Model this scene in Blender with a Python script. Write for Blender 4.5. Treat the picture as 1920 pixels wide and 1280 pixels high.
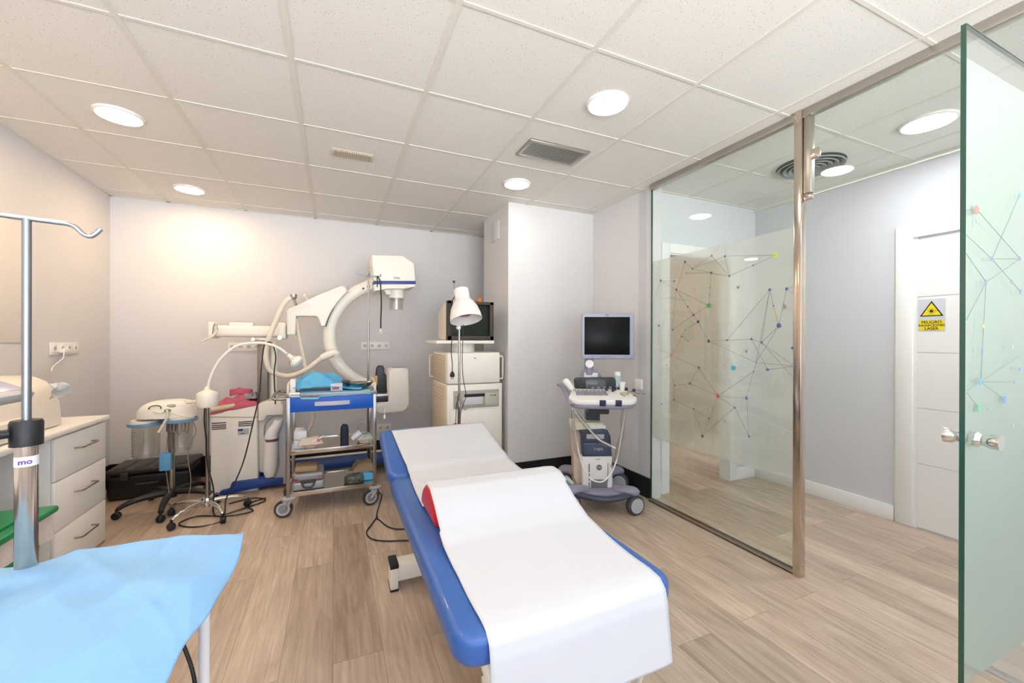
import bpy, bmesh, math, random
from mathutils import Vector, Matrix, noise
random.seed(7)
for o in list(bpy.data.objects): bpy.data.objects.remove(o)
sc = bpy.context.scene
PI = math.pi
# ------------------------------------------------------------------ camera, world, exposure
CH = 1.28; YAW, PITCH, ROLL, FPX = -0.4136, -0.0012, 0.0028, 762.0
_c, _s = math.cos, math.sin
FW = Vector((-_s(YAW)*_c(PITCH), _c(YAW)*_c(PITCH), _s(PITCH)))
_r = Vector((_c(YAW), _s(YAW), 0)); _u = _r.cross(FW)
RT = _c(ROLL)*_r + _s(ROLL)*_u; UP = -_s(ROLL)*_r + _c(ROLL)*_u
CAM = Vector((0, 0, CH))
cd = bpy.data.cameras.new('camera'); cam = bpy.data.objects.new('camera', cd); sc.collection.objects.link(cam)
cd.sensor_width = 36; cd.lens = FPX/1920*36; cd.clip_start = .02
cam.matrix_world = Matrix(((RT.x, UP.x, -FW.x, 0), (RT.y, UP.y, -FW.y, 0), (RT.z, UP.z, -FW.z, CH), (0, 0, 0, 1)))
sc.camera = cam
SKY_W = 5.4        # daylight sent in through the two added, unseen windows
w = bpy.data.worlds.new('world'); sc.world = w; w.use_nodes = True
_n = w.node_tree.nodes; _bg = _n['Background']; _bg.inputs[1].default_value = SKY_W
_tc = _n.new('ShaderNodeTexCoord'); _sx = _n.new('ShaderNodeSeparateXYZ'); _mr = _n.new('ShaderNodeMapRange'); _cr = _n.new('ShaderNodeValToRGB')
_mr.inputs[1].default_value = -.6; _mr.inputs[2].default_value = .6
_cr.color_ramp.elements[0].color = (2.3, 2.3, 2.35, 1); _cr.color_ramp.elements[0].position = .45      # lower half brightened to lift the ceiling, an invented ground glow
_cr.color_ramp.elements[1].color = (.34, .42, .56, 1); _cr.color_ramp.elements[1].position = .55      # open sky
_l = w.node_tree.links.new
_l(_tc.outputs['Generated'], _sx.inputs[0]); _l(_sx.outputs['Z'], _mr.inputs[0]); _l(_mr.outputs[0], _cr.inputs[0]); _l(_cr.outputs[0], _bg.inputs[0])
sc.view_settings.view_transform = 'Standard'; sc.view_settings.look = 'None'
sc.view_settings.gamma = 1; sc.view_settings.use_curve_mapping = False
sc.view_settings.exposure = 0.12
LAMP_W = 26.0      # downlight emission
H = 2.537

def ray(px, py): return FW + RT*((px-960)/FPX) - UP*((py-640)/FPX)
def W(px, py, ax, v):
    d = ray(px, py); i = 'xyz'.index(ax); t = (v-CAM[i])/d[i]; return CAM + d*t
def XZ(px, py, y): p = W(px, py, 'y', y); return (p.x, p.z)

# ------------------------------------------------------------------ materials
MT = {}
def srgb(c):
    if isinstance(c, str): c = tuple(int(c[i:i+2], 16)/255 for i in (0, 2, 4))
    return tuple(x/12.92 if x <= .04045 else ((x+.055)/1.055)**2.4 for x in c)
def mat(name, col, rough=.5, metal=0, **k):
    if name in MT: return MT[name]
    m = bpy.data.materials.new(name); m.use_nodes = True; nt = m.node_tree; b = nt.nodes['Principled BSDF']
    col = srgb(col)
    b.inputs['Base Color'].default_value = (*col, 1); b.inputs['Roughness'].default_value = rough; b.inputs['Metallic'].default_value = metal
    for kk, v in k.items():
        if kk == 'spec': b.inputs['Specular IOR Level'].default_value = v
        if kk == 'trans': b.inputs['Transmission Weight'].default_value = v
        if kk == 'ior': b.inputs['IOR'].default_value = v
        if kk == 'coat': b.inputs['Coat Weight'].default_value = v
        if kk == 'alpha': b.inputs['Alpha'].default_value = v
        if kk == 'emit':
            b.inputs['Emission Color'].default_value = (*srgb(v[0]), 1); b.inputs['Emission Strength'].default_value = v[1]
    # gentle procedural variation of colour and a fine bump
    var = k.get('var', .04)
    if var:
        tc = nt.nodes.new('ShaderNodeTexCoord'); n = nt.nodes.new('ShaderNodeTexNoise'); n.inputs['Scale'].default_value = k.get('vs', 14)
        n.inputs['Detail'].default_value = 3
        mr = nt.nodes.new('ShaderNodeMapRange'); mr.inputs[3].default_value = 1-var; mr.inputs[4].default_value = 1+var*.5
        mx = nt.nodes.new('ShaderNodeMix'); mx.data_type = 'RGBA'; mx.blend_type = 'MULTIPLY'; mx.inputs[0].default_value = 1
        nt.links.new(tc.outputs['Object'], n.inputs['Vector']); nt.links.new(n.outputs[0], mr.inputs[0])
        mx.inputs[6].default_value = (*col, 1); nt.links.new(mr.outputs[0], mx.inputs[7]); nt.links.new(mx.outputs[2], b.inputs['Base Color'])
    if k.get('bump'):
        tc = nt.nodes.new('ShaderNodeTexCoord'); n = nt.nodes.new('ShaderNodeTexNoise'); n.inputs['Scale'].default_value = k.get('bs', 120)
        bp = nt.nodes.new('ShaderNodeBump'); bp.inputs['Strength'].default_value = k['bump']; bp.inputs['Distance'].default_value = k.get('bd', .003)
        nt.links.new(tc.outputs['Object'], n.inputs['Vector']); nt.links.new(n.outputs[0], bp.inputs['Height']); nt.links.new(bp.outputs[0], b.inputs['Normal'])
    MT[name] = m; return m

wall_m = mat('wall_paint', 'd6d5d6', .8, var=.015, bump=.12, bs=160)
wallc_m = mat('corridor_paint', 'd4d6da', .8, var=.015, bump=.1, bs=160)
white_trim = mat('white_lacquer', 'eeeeec', .35, var=.01)
black_base = mat('black_skirting', '16171b', .35)
cream = mat('cream_enamel', 'f0ece2', .4, var=.02)
cream2 = mat('cream_plastic', 'e4dccb', .5, var=.03)
beige = mat('beige_side_panel', 'd9cbb2', .55, var=.03)
white_p = mat('white_plastic', 'ecebe8', .4, var=.02)
white_l = mat('white_laminate', 'f4f2ee', .4, var=.015)
paper_m = mat('white_paper', 'cfd2d8', .7, var=.01)
steel = mat('stainless_steel', 'a59f97', .25, 1, var=.05)
chrome = mat('chrome', 'dcd9d4', .12, 1, var=0)
pol_steel = mat('mirror_steel', 'cfc3b6', .16, 1, var=0)
alu = mat('satin_aluminium', 'b9b4ac', .35, 1, var=.05)
black_p = mat('black_plastic', '17171a', .4)
dgrey = mat('dark_grey_plastic', '35363b', .45)
mgrey = mat('grey_plastic', '8a8a95', .45)
lgrey = mat('light_grey_plastic', 'b6b8bd', .45)
lilac = mat('lilac_grey_plastic', '8f8da2', .4)
navy = mat('navy_plastic', '3c4458', .3)
vinyl = mat('blue_vinyl', '3161aa', .38, var=.06, bump=.15, bs=250, coat=.25)
red_v = mat('red_vinyl', 'd01420', .35, coat=.3)
blue_d = mat('blue_drawer_plastic', '0f58c0', .35)
blue_b = mat('blue_enamel', '123f8a', .4)
blue_l = mat('pale_blue_plastic', '6f9fc2', .45)
blue_cloth = mat('light_blue_drape', '88bae6', .75, var=.05, vs=9, bump=.25, bs=60, bd=.004)
def add_creases(m, scale, strength, dist=.004):
    nt = m.node_tree; b = nt.nodes['Principled BSDF']; L = nt.links.new
    tc = nt.nodes.new('ShaderNodeTexCoord'); mp = nt.nodes.new('ShaderNodeMapping'); mp.inputs['Rotation'].default_value = (0, 0, .7); mp.inputs['Scale'].default_value = (1, .45, 1)
    v = nt.nodes.new('ShaderNodeTexVoronoi'); v.feature = 'SMOOTH_F1'; v.inputs['Scale'].default_value = scale; v.inputs['Smoothness'].default_value = .08
    w_ = nt.nodes.new('ShaderNodeTexWave'); w_.wave_profile = 'SAW'; w_.inputs['Scale'].default_value = 1.1; w_.inputs['Distortion'].default_value = .25
    ad = nt.nodes.new('ShaderNodeMath'); ad.operation = 'MULTIPLY_ADD'; ad.inputs[1].default_value = .5
    bp = nt.nodes.new('ShaderNodeBump'); bp.inputs['Strength'].default_value = strength; bp.inputs['Distance'].default_value = dist
    L(tc.outputs['Object'], mp.inputs['Vector']); L(mp.outputs[0], v.inputs['Vector']); L(mp.outputs[0], w_.inputs['Vector'])
    L(w_.outputs['Fac'], ad.inputs[0]); L(v.outputs['Distance'], ad.inputs[2]); L(ad.outputs[0], bp.inputs['Height'])
    old = b.inputs['Normal'].links
    if old: L(old[0].from_socket, bp.inputs['Normal'])
    L(bp.outputs[0], b.inputs['Normal'])
add_creases(blue_cloth, 9, .9, .03)
blue_wrap = mat('bright_blue_wrap', '58b4e6', .65, var=.12, vs=20)
teal_wrap = mat('pale_blue_wrap', '8ccfe8', .65, var=.08, vs=20)
pink = mat('pink_fabric', 'cc6078', .7, var=.1)
greyfab = mat('grey_fabric', '9b9a9d', .8)
green_p = mat('green_plastic', '0c8a52', .35)
orange = mat('amber_plastic', 'e08020', .25, trans=.3)
pink_basin = mat('pale_pink_plastic', 'e6cfc6', .45)
tan = mat('tan_fabric', 'a58c6c', .85)
screen_m = mat('screen_glass', '0d0d0f', .28, spec=.12, var=0)
crt_m = mat('crt_glass', '1a2419', .3, spec=.2, var=0)
crt_bezel = mat('brown_bezel', '3c332c', .5)
yellow = mat('warning_yellow', 'f2dc1c', .5, var=.02)
black_ink = mat('black_ink', '121212', .6, var=0)
blue_ink = mat('blue_ink', '4a5a9c', .6, var=0)
purple_ink = mat('purple_ink', '6a3f96', .6, var=0)
tile_m = None

def clear_glass(name, tint, refl=1.0):
    m = bpy.data.materials.new(name); m.use_nodes = True; nt = m.node_tree; nt.nodes.clear()
    o = nt.nodes.new('ShaderNodeOutputMaterial'); mx = nt.nodes.new('ShaderNodeMixShader')
    t = nt.nodes.new('ShaderNodeBsdfTransparent'); t.inputs[0].default_value = (*tint, 1)
    g = nt.nodes.new('ShaderNodeBsdfGlossy'); g.inputs['Roughness'].default_value = .0
    f = nt.nodes.new('ShaderNodeLayerWeight'); f.inputs[0].default_value = .5
    pw = nt.nodes.new('ShaderNodeMath'); pw.operation = 'POWER'; pw.inputs[1].default_value = 5; nt.links.new(f.outputs['Facing'], pw.inputs[0])
    mu = nt.nodes.new('ShaderNodeMath'); mu.operation = 'MULTIPLY_ADD'; mu.inputs[1].default_value = .85; mu.inputs[2].default_value = .04*refl; mu.use_clamp = True
    nt.links.new(pw.outputs[0], mu.inputs[0]); nt.links.new(mu.outputs[0], mx.inputs[0])
    nt.links.new(t.outputs[0], mx.inputs[1]); nt.links.new(g.outputs[0], mx.inputs[2]); nt.links.new(mx.outputs[0], o.inputs[0]); MT[name] = m
    return m
pane_m = clear_glass('green_tinted_glass', (.95, .975, .955), 1.0)
jar_m = clear_glass('clear_plastic', (.93, .93, .92), 1.6)
bag_m = clear_glass('clear_film_bag', (.86, .86, .86), 2.5)
edge_m = mat('glass_edge_green', '1d4a3c', .15, coat=.5)
def frosted(name, col, diff, rough, ior=1.25):
    m = bpy.data.materials.new(name); m.use_nodes = True; nt = m.node_tree; nt.nodes.clear()
    o = nt.nodes.new('ShaderNodeOutputMaterial')
    r = nt.nodes.new('ShaderNodeBsdfRefraction'); r.inputs['Color'].default_value = (*col, 1); r.inputs['Roughness'].default_value = rough; r.inputs['IOR'].default_value = ior
    tl = nt.nodes.new('ShaderNodeBsdfTranslucent'); tl.inputs[0].default_value = (*col, 1)
    df = nt.nodes.new('ShaderNodeBsdfDiffuse'); df.inputs[0].default_value = (*col, 1)
    a = nt.nodes.new('ShaderNodeMixShader'); a.inputs[0].default_value = .5
    b = nt.nodes.new('ShaderNodeMixShader'); b.inputs[0].default_value = diff
    nt.links.new(tl.outputs[0], a.inputs[1]); nt.links.new(df.outputs[0], a.inputs[2])
    nt.links.new(r.outputs[0], b.inputs[1]); nt.links.new(a.outputs[0], b.inputs[2]); nt.links.new(b.outputs[0], o.inputs[0]); MT[name] = m
    return m
film_m = frosted('frosted_film', (.97, .965, .94), .27, .16)
film2_m = frosted('mint_frosted_film', (.80, .90, .85), .5, .4)

def tile_material():
    m = bpy.data.materials.new('mineral_fibre_tile'); m.use_nodes = True; nt = m.node_tree; b = nt.nodes['Principled BSDF']
    b.inputs['Roughness'].default_value = .9
    g = nt.nodes.new('ShaderNodeNewGeometry')
    n = nt.nodes.new('ShaderNodeTexVoronoi'); n.inputs['Scale'].default_value = 75
    nn = nt.nodes.new('ShaderNodeTexNoise'); nn.inputs['Scale'].default_value = 190; nn.inputs['Detail'].default_value = 2
    n2 = nt.nodes.new('ShaderNodeTexNoise'); n2.inputs['Scale'].default_value = 28
    r1 = nt.nodes.new('ShaderNodeValToRGB'); r1.color_ramp.elements[0].position = .10; r1.color_ramp.elements[1].position = .17
    r1.color_ramp.elements[0].color = (.45, .43, .40, 1); r1.color_ramp.elements[1].color = (1, 1, 1, 1)
    r2 = nt.nodes.new('ShaderNodeValToRGB'); r2.color_ramp.elements[0].position = .38; r2.color_ramp.elements[1].position = .6
    r2.color_ramp.elements[0].color = (.93, .92, .90, 1); r2.color_ramp.elements[1].color = (1, 1, 1, 1)
    # only some speckles are deep
    r3 = nt.nodes.new('ShaderNodeValToRGB'); r3.color_ramp.elements[0].position = .5; r3.color_ramp.elements[1].position = .56
    mxs = nt.nodes.new('ShaderNodeMix'); mxs.data_type = 'RGBA'; mxs.inputs[7].default_value = (1, 1, 1, 1)
    mx = nt.nodes.new('ShaderNodeMix'); mx.data_type = 'RGBA'; mx.blend_type = 'MULTIPLY'; mx.inputs[0].default_value = 1
    mx2 = nt.nodes.new('ShaderNodeMix'); mx2.data_type = 'RGBA'; mx2.blend_type = 'MULTIPLY'; mx2.inputs[0].default_value = 1
    mx2.inputs[6].default_value = (*srgb('e9e7e3'), 1)
    L = nt.links.new
    for t in (n, nn, n2): L(g.outputs['Position'], t.inputs['Vector'])
    L(n.outputs['Distance'], r1.inputs[0]); L(nn.outputs[0], r2.inputs[0]); L(n2.outputs[0], r3.inputs[0])
    L(r3.outputs[0], mxs.inputs[0]); L(r1.outputs[0], mxs.inputs[6])
    L(mxs.outputs[2], mx.inputs[6]); L(r2.outputs[0], mx.inputs[7]); L(mx.outputs[2], mx2.inputs[7]); L(mx2.outputs[2], b.inputs['Base Color'])
    return m
def floor_material():
    m = bpy.data.materials.new('oak_laminate'); m.use_nodes = True; nt = m.node_tree; b = nt.nodes['Principled BSDF']; L = nt.links.new
    g = nt.nodes.new('ShaderNodeNewGeometry')
    mp = nt.nodes.new('ShaderNodeMapping'); mp.inputs['Rotation'].default_value = (0, 0, PI/2)
    br = nt.nodes.new('ShaderNodeTexBrick'); br.offset = .37; br.offset_frequency = 2
    br.inputs['Scale'].default_value = 1; br.inputs['Brick Width'].default_value = 1.28; br.inputs['Row Height'].default_value = .19
    br.inputs['Mortar Size'].default_value = .0012; br.inputs['Mortar Smooth'].default_value = .1
    br.inputs['Color1'].default_value = (0, 0, 0, 1); br.inputs['Color2'].default_value = (1, 1, 1, 1); br.inputs['Mortar'].default_value = (.3, .3, .3, 1)
    L(g.outputs['Position'], mp.inputs['Vector']); L(mp.outputs[0], br.inputs['Vector'])
    ramp = nt.nodes.new('ShaderNodeValToRGB'); e = ramp.color_ramp.elements
    e[0].color = (*srgb('b3a292'), 1); e[1].color = (*srgb('d1c0ae'), 1)
    e.new(.35).color = (*srgb('c1b09f'), 1); e.new(.7).color = (*srgb('cab8a7'), 1)
    L(br.outputs['Color'], ramp.inputs[0])
    # per plank offset of the grain
    ad = nt.nodes.new('ShaderNodeVectorMath'); ad.operation = 'MULTIPLY_ADD'; ad.inputs[1].default_value = (7, 13, 5)
    L(br.outputs['Color'], ad.inputs[0]); L(mp.outputs[0], ad.inputs[2])
    m2 = nt.nodes.new('ShaderNodeMapping'); m2.inputs['Scale'].default_value = (2.2, 38, 1)
    L(ad.outputs[0], m2.inputs['Vector'])
    n = nt.nodes.new('ShaderNodeTexNoise'); n.inputs['Scale'].default_value = 1.6; n.inputs['Detail'].default_value = 7; n.inputs['Roughness'].default_value = .62; n.inputs['Distortion'].default_value = .6
    L(m2.outputs[0], n.inputs['Vector'])
    r = nt.nodes.new('ShaderNodeValToRGB'); r.color_ramp.elements[0].position = .3; r.color_ramp.elements[1].position = .72
    r.color_ramp.elements[0].color = (.74, .715, .69, 1); r.color_ramp.elements[1].color = (1.12, 1.11, 1.09, 1)
    L(n.outputs[0], r.inputs[0])
    m3 = nt.nodes.new('ShaderNodeMapping'); m3.inputs['Scale'].default_value = (1.3, 6, 1); L(ad.outputs[0], m3.inputs['Vector'])
    n3 = nt.nodes.new('ShaderNodeTexNoise'); n3.inputs['Scale'].default_value = 1.5; n3.inputs['Detail'].default_value = 3; n3.inputs['Distortion'].default_value = 1.5; L(m3.outputs[0], n3.inputs['Vector'])
    r3 = nt.nodes.new('ShaderNodeValToRGB'); r3.color_ramp.elements[0].position = .3; r3.color_ramp.elements[1].position = .65
    r3.color_ramp.elements[0].color = (.80, .77, .75, 1); r3.color_ramp.elements[1].color = (1.05, 1.05, 1.05, 1); L(n3.outputs[0], r3.inputs[0])
    # mortar line darkening
    def mul(a, c):
        x = nt.nodes.new('ShaderNodeMix'); x.data_type = 'RGBA'; x.blend_type = 'MULTIPLY'; x.inputs[0].default_value = 1
        L(a, x.inputs[6]); L(c, x.inputs[7]); return x.outputs[2]
    c = mul(mul(ramp.outputs[0], r.outputs[0]), r3.outputs[0])
    inv = nt.nodes.new('ShaderNodeMapRange'); inv.inputs[3].default_value = 1; inv.inputs[4].default_value = .6; L(br.outputs['Fac'], inv.inputs[0])
    c = mul(c, inv.outputs[0])
    L(c, b.inputs['Base Color']); b.inputs['Roughness'].default_value = .36; b.inputs['Specular IOR Level'].default_value = .45
    bp = nt.nodes.new('ShaderNodeBump'); bp.inputs['Strength'].default_value = .15; bp.inputs['Distance'].default_value = .002; L(n.outputs[0], bp.inputs['Height']); L(bp.outputs[0], b.inputs['Normal'])
    return m
tile_m = tile_material(); floor_m = floor_material()
def emission(name, col, st):
    m = bpy.data.materials.new(name); m.use_nodes = True; nt = m.node_tree; nt.nodes.clear()
    o = nt.nodes.new('ShaderNodeOutputMaterial'); e = nt.nodes.new('ShaderNodeEmission'); e.inputs[0].default_value = (*col, 1); e.inputs[1].default_value = st
    nt.links.new(e.outputs[0], o.inputs[0]); return m
lamp_warm = emission('warm_lamp', (1, .70, .42), LAMP_W*3.7)
lamp_neutral = emission('neutral_lamp', (1, .87, .74), LAMP_W*1.5)
lamp_cool = emission('cool_lamp', (.95, .98, 1.0), LAMP_W*3.8)

# ------------------------------------------------------------------ mesh helpers
class MB:
    def __init__(s): s.bm = bmesh.new(); s.mi = 0
    def _merge(s, t, M=None):
        if M is not None: bmesh.ops.transform(t, matrix=M, verts=t.verts)
        for f in t.faces: f.material_index = s.mi
        me = bpy.data.meshes.new('t'); t.to_mesh(me); t.free(); s.bm.from_mesh(me); bpy.data.meshes.remove(me); return s
    def m(s, i): s.mi = i; return s
    def box(s, x0, x1, y0, y1, z0, z1, bev=0, rot=None, seg=2, taper=None):
        t = bmesh.new(); bmesh.ops.create_cube(t, size=1)
        c = Vector(((x0+x1)/2, (y0+y1)/2, (z0+z1)/2))
        for v in t.verts:
            v.co = Vector((v.co.x*(x1-x0), v.co.y*(y1-y0), v.co.z*(z1-z0)))
            if taper and v.co.z > 0: v.co.x *= taper; v.co.y *= taper
        if bev: bmesh.ops.bevel(t, geom=list(t.edges), offset=min(bev, .49*min(abs(x1-x0), abs(y1-y0), abs(z1-z0))), segments=seg, profile=.5, affect='EDGES')
        M = Matrix.Translation(c)
        if rot is not None: M = M @ (rot.to_4x4() if hasattr(rot, 'to_4x4') else rot)
        return s._merge(t, M)
    def prism(s, pts, lo, hi, ax='y', bev=0, seg=2, vert_bev=0):
        t = bmesh.new()
        def P(a, b, h): return {'y': (a, h, b), 'x': (h, a, b), 'z': (a, b, h)}[ax]
        A = [t.verts.new(P(a, b, lo)) for a, b in pts]; B = [t.verts.new(P(a, b, hi)) for a, b in pts]
        n = len(pts); t.faces.new(A); t.faces.new(B[::-1])
        for i in range(n): t.faces.new((A[i], B[i], B[(i+1) % n], A[(i+1) % n]))
        bmesh.ops.recalc_face_normals(t, faces=t.faces)
        if vert_bev:
            ed = [e for e in t.edges if (e.verts[0] in A) != (e.verts[1] in A)]
            bmesh.ops.bevel(t, geom=ed, offset=vert_bev, segments=4, profile=.5, affect='EDGES')
        if bev: bmesh.ops.bevel(t, geom=[e for e in t.edges if len(e.link_faces) == 2 and e.calc_face_angle() > .5], offset=bev, segments=seg, profile=.5, affect='EDGES')
        return s._merge(t)
    def tube(s, pts, r, n=10, sm=0, closed=False, cap=True, flat=None):
        pts = [Vector(p) for p in pts]; rs = [q if isinstance(q, tuple) else (q, q) for q in (list(r) if isinstance(r, (list, tuple)) else [r]*len(pts))]
        if sm and len(pts) > 2:
            q, qr = [], []; N = len(pts); rng = range(N if closed else N-1)
            for i in rng:
                g = (lambda k: pts[k % N]) if closed else (lambda k: pts[max(0, min(N-1, k))])
                p0, p1, p2, p3 = g(i-1), g(i), g(i+1), g(i+2)
                for j in range(sm):
                    u = j/sm
                    q.append(.5*((2*p1)+(p2-p0)*u+(2*p0-5*p1+4*p2-p3)*u*u+(3*p1-p0-3*p2+p3)*u**3)); qr.append(tuple(rs[i][k]*(1-u)+rs[(i+1) % N][k]*u for k in (0, 1)))
            if not closed: q.append(pts[-1]); qr.append(rs[-1])
            pts, rs = q, qr
        t = bmesh.new(); rings = []; N = len(pts); up = None
        for i in range(N):
            a = pts[(i-1) % N] if (closed or i > 0) else pts[i]; b = pts[(i+1) % N] if (closed or i < N-1) else pts[i]
            d = (b-a); d = d.normalized() if d.length > 1e-9 else Vector((0, 0, 1))
            if up is None:
                up = Vector((0, 0, 1)) if abs(d.z) < .9 else Vector((0, 1, 0))
                if flat is not None: up = Vector(flat)
            x = d.cross(up)
            if x.length < 1e-6: x = d.orthogonal()
            x.normalize(); y = x.cross(d).normalized()
            up = y if flat is None else Vector(flat)
            rr = rs[i]; rx, ry = rr if isinstance(rr, tuple) else (rr, rr)
            rings.append([t.verts.new(pts[i]+x*rx*math.cos(2*PI*k/n)+y*ry*math.sin(2*PI*k/n)) for k in range(n)])
        for i in range(N if closed else N-1):
            A, B = rings[i], rings[(i+1) % N]
            for k in range(n): t.faces.new((A[k], A[(k+1) % n], B[(k+1) % n], B[k]))
        if cap and not closed: t.faces.new(rings[0][::-1]); t.faces.new(rings[-1])
        bmesh.ops.recalc_face_normals(t, faces=t.faces)
        return s._merge(t)
    def cyl(s, p0, p1, r, r2=None, n=20): return s.tube([p0, p1], [r, r if r2 is None else r2], n)
    def lathe(s, prof, org=(0, 0, 0), ax=(0, 0, 1), n=28, sx=1, sy=1):
        t = bmesh.new(); rings = []
        for r, z in prof:
            rings.append([t.verts.new((max(r, 1e-5)*math.cos(2*PI*k/n)*sx, max(r, 1e-5)*math.sin(2*PI*k/n)*sy, z)) for k in range(n)])
        for i in range(len(prof)-1):
            for k in range(n): t.faces.new((rings[i][k], rings[i][(k+1) % n], rings[i+1][(k+1) % n], rings[i+1][k]))
        bmesh.ops.remove_doubles(t, verts=t.verts, dist=2e-5)
        bmesh.ops.recalc_face_normals(t, faces=t.faces)
        q = Vector((0, 0, 1)).rotation_difference(Vector(ax).normalized())
        return s._merge(t, Matrix.Translation(Vector(org)) @ q.to_matrix().to_4x4())
    def ball(s, c, r, sx=1, sy=1, sz=1, n=16):
        t = bmesh.new(); bmesh.ops.create_uvsphere(t, u_segments=n, v_segments=n//2+2, radius=r)
        return s._merge(t, Matrix.Translation(Vector(c)) @ Matrix.Diagonal((sx, sy, sz, 1)))
    def sheet(s, fn, nu, nv, closed=False):
        t = bmesh.new(); g = [[t.verts.new(fn(i/nu, j/nv)) for j in range(nv+1)] for i in range(nu+1)]
        for i in range(nu):
            for j in range(nv): t.faces.new((g[i][j], g[i+1][j], g[i+1][j+1], g[i][j+1]))
        bmesh.ops.recalc_face_normals(t, faces=t.faces)
        return s._merge(t)
    def disc(s, c, r, nrm, n=24, th=.001):
        nrm = Vector(nrm).normalized(); return s.tube([Vector(c)-nrm*th/2, Vector(c)+nrm*th/2], r, n)

TM = {}
def finish(o, me, smooth_ang):
    for p in me.polygons: p.use_smooth = True
    try: me.set_sharp_from_angle(angle=math.radians(smooth_ang))
    except Exception: pass
def build(name, mb, mats, parent=None, local=False, ang=38, solid=0, sub=0, origin=None):
    me = bpy.data.meshes.new(name); mb.bm.to_mesh(me); mb.bm.free()
    o = bpy.data.objects.new(name, me); sc.collection.objects.link(o)
    for m in (mats if isinstance(mats, (list, tuple)) else [mats]): me.materials.append(m)
    if parent is not None:
        o.parent = parent; M = TM[parent.name]
        if not local: me.transform(M.inverted())
        TM[o.name] = M
    else:
        if origin is not None:
            me.transform(Matrix.Translation(-Vector(origin))); o.location = origin; TM[o.name] = Matrix.Translation(Vector(origin))
        else: TM[o.name] = Matrix.Identity(4)
    finish(o, me, ang)
    if solid: md = o.modifiers.new('thickness', 'SOLIDIFY'); md.thickness = solid; md.offset = 0
    if sub: md = o.modifiers.new('smooth', 'SUBSURF'); md.levels = sub; md.render_levels = sub
    return o
def thing(name, label, cat, loc=(0, 0, 0), rz=0, group=None):
    o = bpy.data.objects.new(name, None); sc.collection.objects.link(o); o.empty_display_size = .1
    o.location = loc; o.rotation_euler = (0, 0, rz); TM[o.name] = Matrix.Translation(Vector(loc)) @ Matrix.Rotation(rz, 4, 'Z')
    return tag(o, label, cat, group)
def tag(o, label, cat=None, group=None):
    o['label'] = label
    if cat: o['category'] = cat
    if group: o['group'] = group
    return o
def struct(name, mb, mats, parent=None, **k):
    o = build(name, mb, mats, parent, **k); o['kind'] = 'structure'; return o
def base_of(mb):
    vs = [v.co for v in mb.bm.verts]
    return (sum(v.x for v in vs)/len(vs), sum(v.y for v in vs)/len(vs), min(v.z for v in vs))
def single(name, label, cat, mb, mats, group=None, **k):
    return tag(build(name, mb, mats, None, origin=base_of(mb), **k), label, cat, group)
def text_mesh(txt, size, M, ext=.0006, bold=0):
    cu = bpy.data.curves.new('txt', 'FONT'); cu.body = txt; cu.size = size; cu.align_x = 'CENTER'; cu.align_y = 'CENTER'; cu.extrude = ext; cu.offset = bold
    o = bpy.data.objects.new('txt', cu); sc.collection.objects.link(o)
    me = bpy.data.meshes.new_from_object(o.evaluated_get(bpy.context.evaluated_depsgraph_get())); me.transform(M)
    bpy.data.objects.remove(o); bpy.data.curves.remove(cu); return me
def add_text(mb, txt, size, M, ext=.0006, bold=0):
    me = text_mesh(txt, size, M, ext, bold)
    n0 = len(mb.bm.faces); mb.bm.from_mesh(me); mb.bm.faces.ensure_lookup_table()
    for f in mb.bm.faces[n0:]: f.material_index = mb.mi
    bpy.data.meshes.remove(me)
def face_y(x, y, z): return Matrix.Translation((x, y, z)) @ Matrix.Rotation(PI/2, 4, 'X')       # faces -y
def face_xm(x, y, z): return Matrix.Translation((x, y, z)) @ Matrix.Rotation(-PI/2, 4, 'Z') @ Matrix.Rotation(PI/2, 4, 'X')   # faces -x

# ------------------------------------------------------------------ the setting
XL, XR, XG, YB, YR = -1.785, 2.36, 2.34, 4.65, -1.7
PX0, PY0, PY1 = 1.445, 3.38, 4.03          # pillar
XC, YE = 3.68, 2.62                          # corridor far wall, corridor end wall
b = MB().box(-1.9, 5.2, YR-.1, 6.2, -.08, 0); struct('floor', b, floor_m)
b = MB().box(-1.9, 5.2, YR-.1, 6.2, H, H+.08); ceil = struct('ceiling', b, tile_m)
g = MB()
for i in range(-1, 11):
    x = .6*i-1.376
    if x > XL: g.box(x-.0125, x+.0125, YR, YB if x < XR-.02 else YE, H-.004, H+.001)
for j in range(-6, 6):
    y = .6*j+1.457
    g.box(XL, XC if y < YE else XR, y-.008, y+.008, H-.003, H+.001)
g.box(XL, XL+.02, YR, YB, H-.004, H+.001); g.box(XL, XR, YB-.02, YB, H-.004, H+.001)
g.box(XC-.025, XC, YR, YE, H-.03, H+.001); g.box(XG, XC, YE-.02, YE, H-.006, H+.001)
struct('trim_1', g, mat('ceiling_grid_white', 'dedbd2', .6, var=.01))
struct('wall_left', MB().box(XL-.12, XL, YR, YB+.12, 0, H), wall_m)
struct('wall_back', MB().box(XL, XR+.1, YB, YB+.12, 0, H), wall_m)
struct('wall_right', MB().box(XR, XR+.1, YE-.06, YB, 0, H), wall_m)
struct('wall_pillar', MB().box(PX0, XR, PY0, PY1, 0, H), wall_m)
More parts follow.
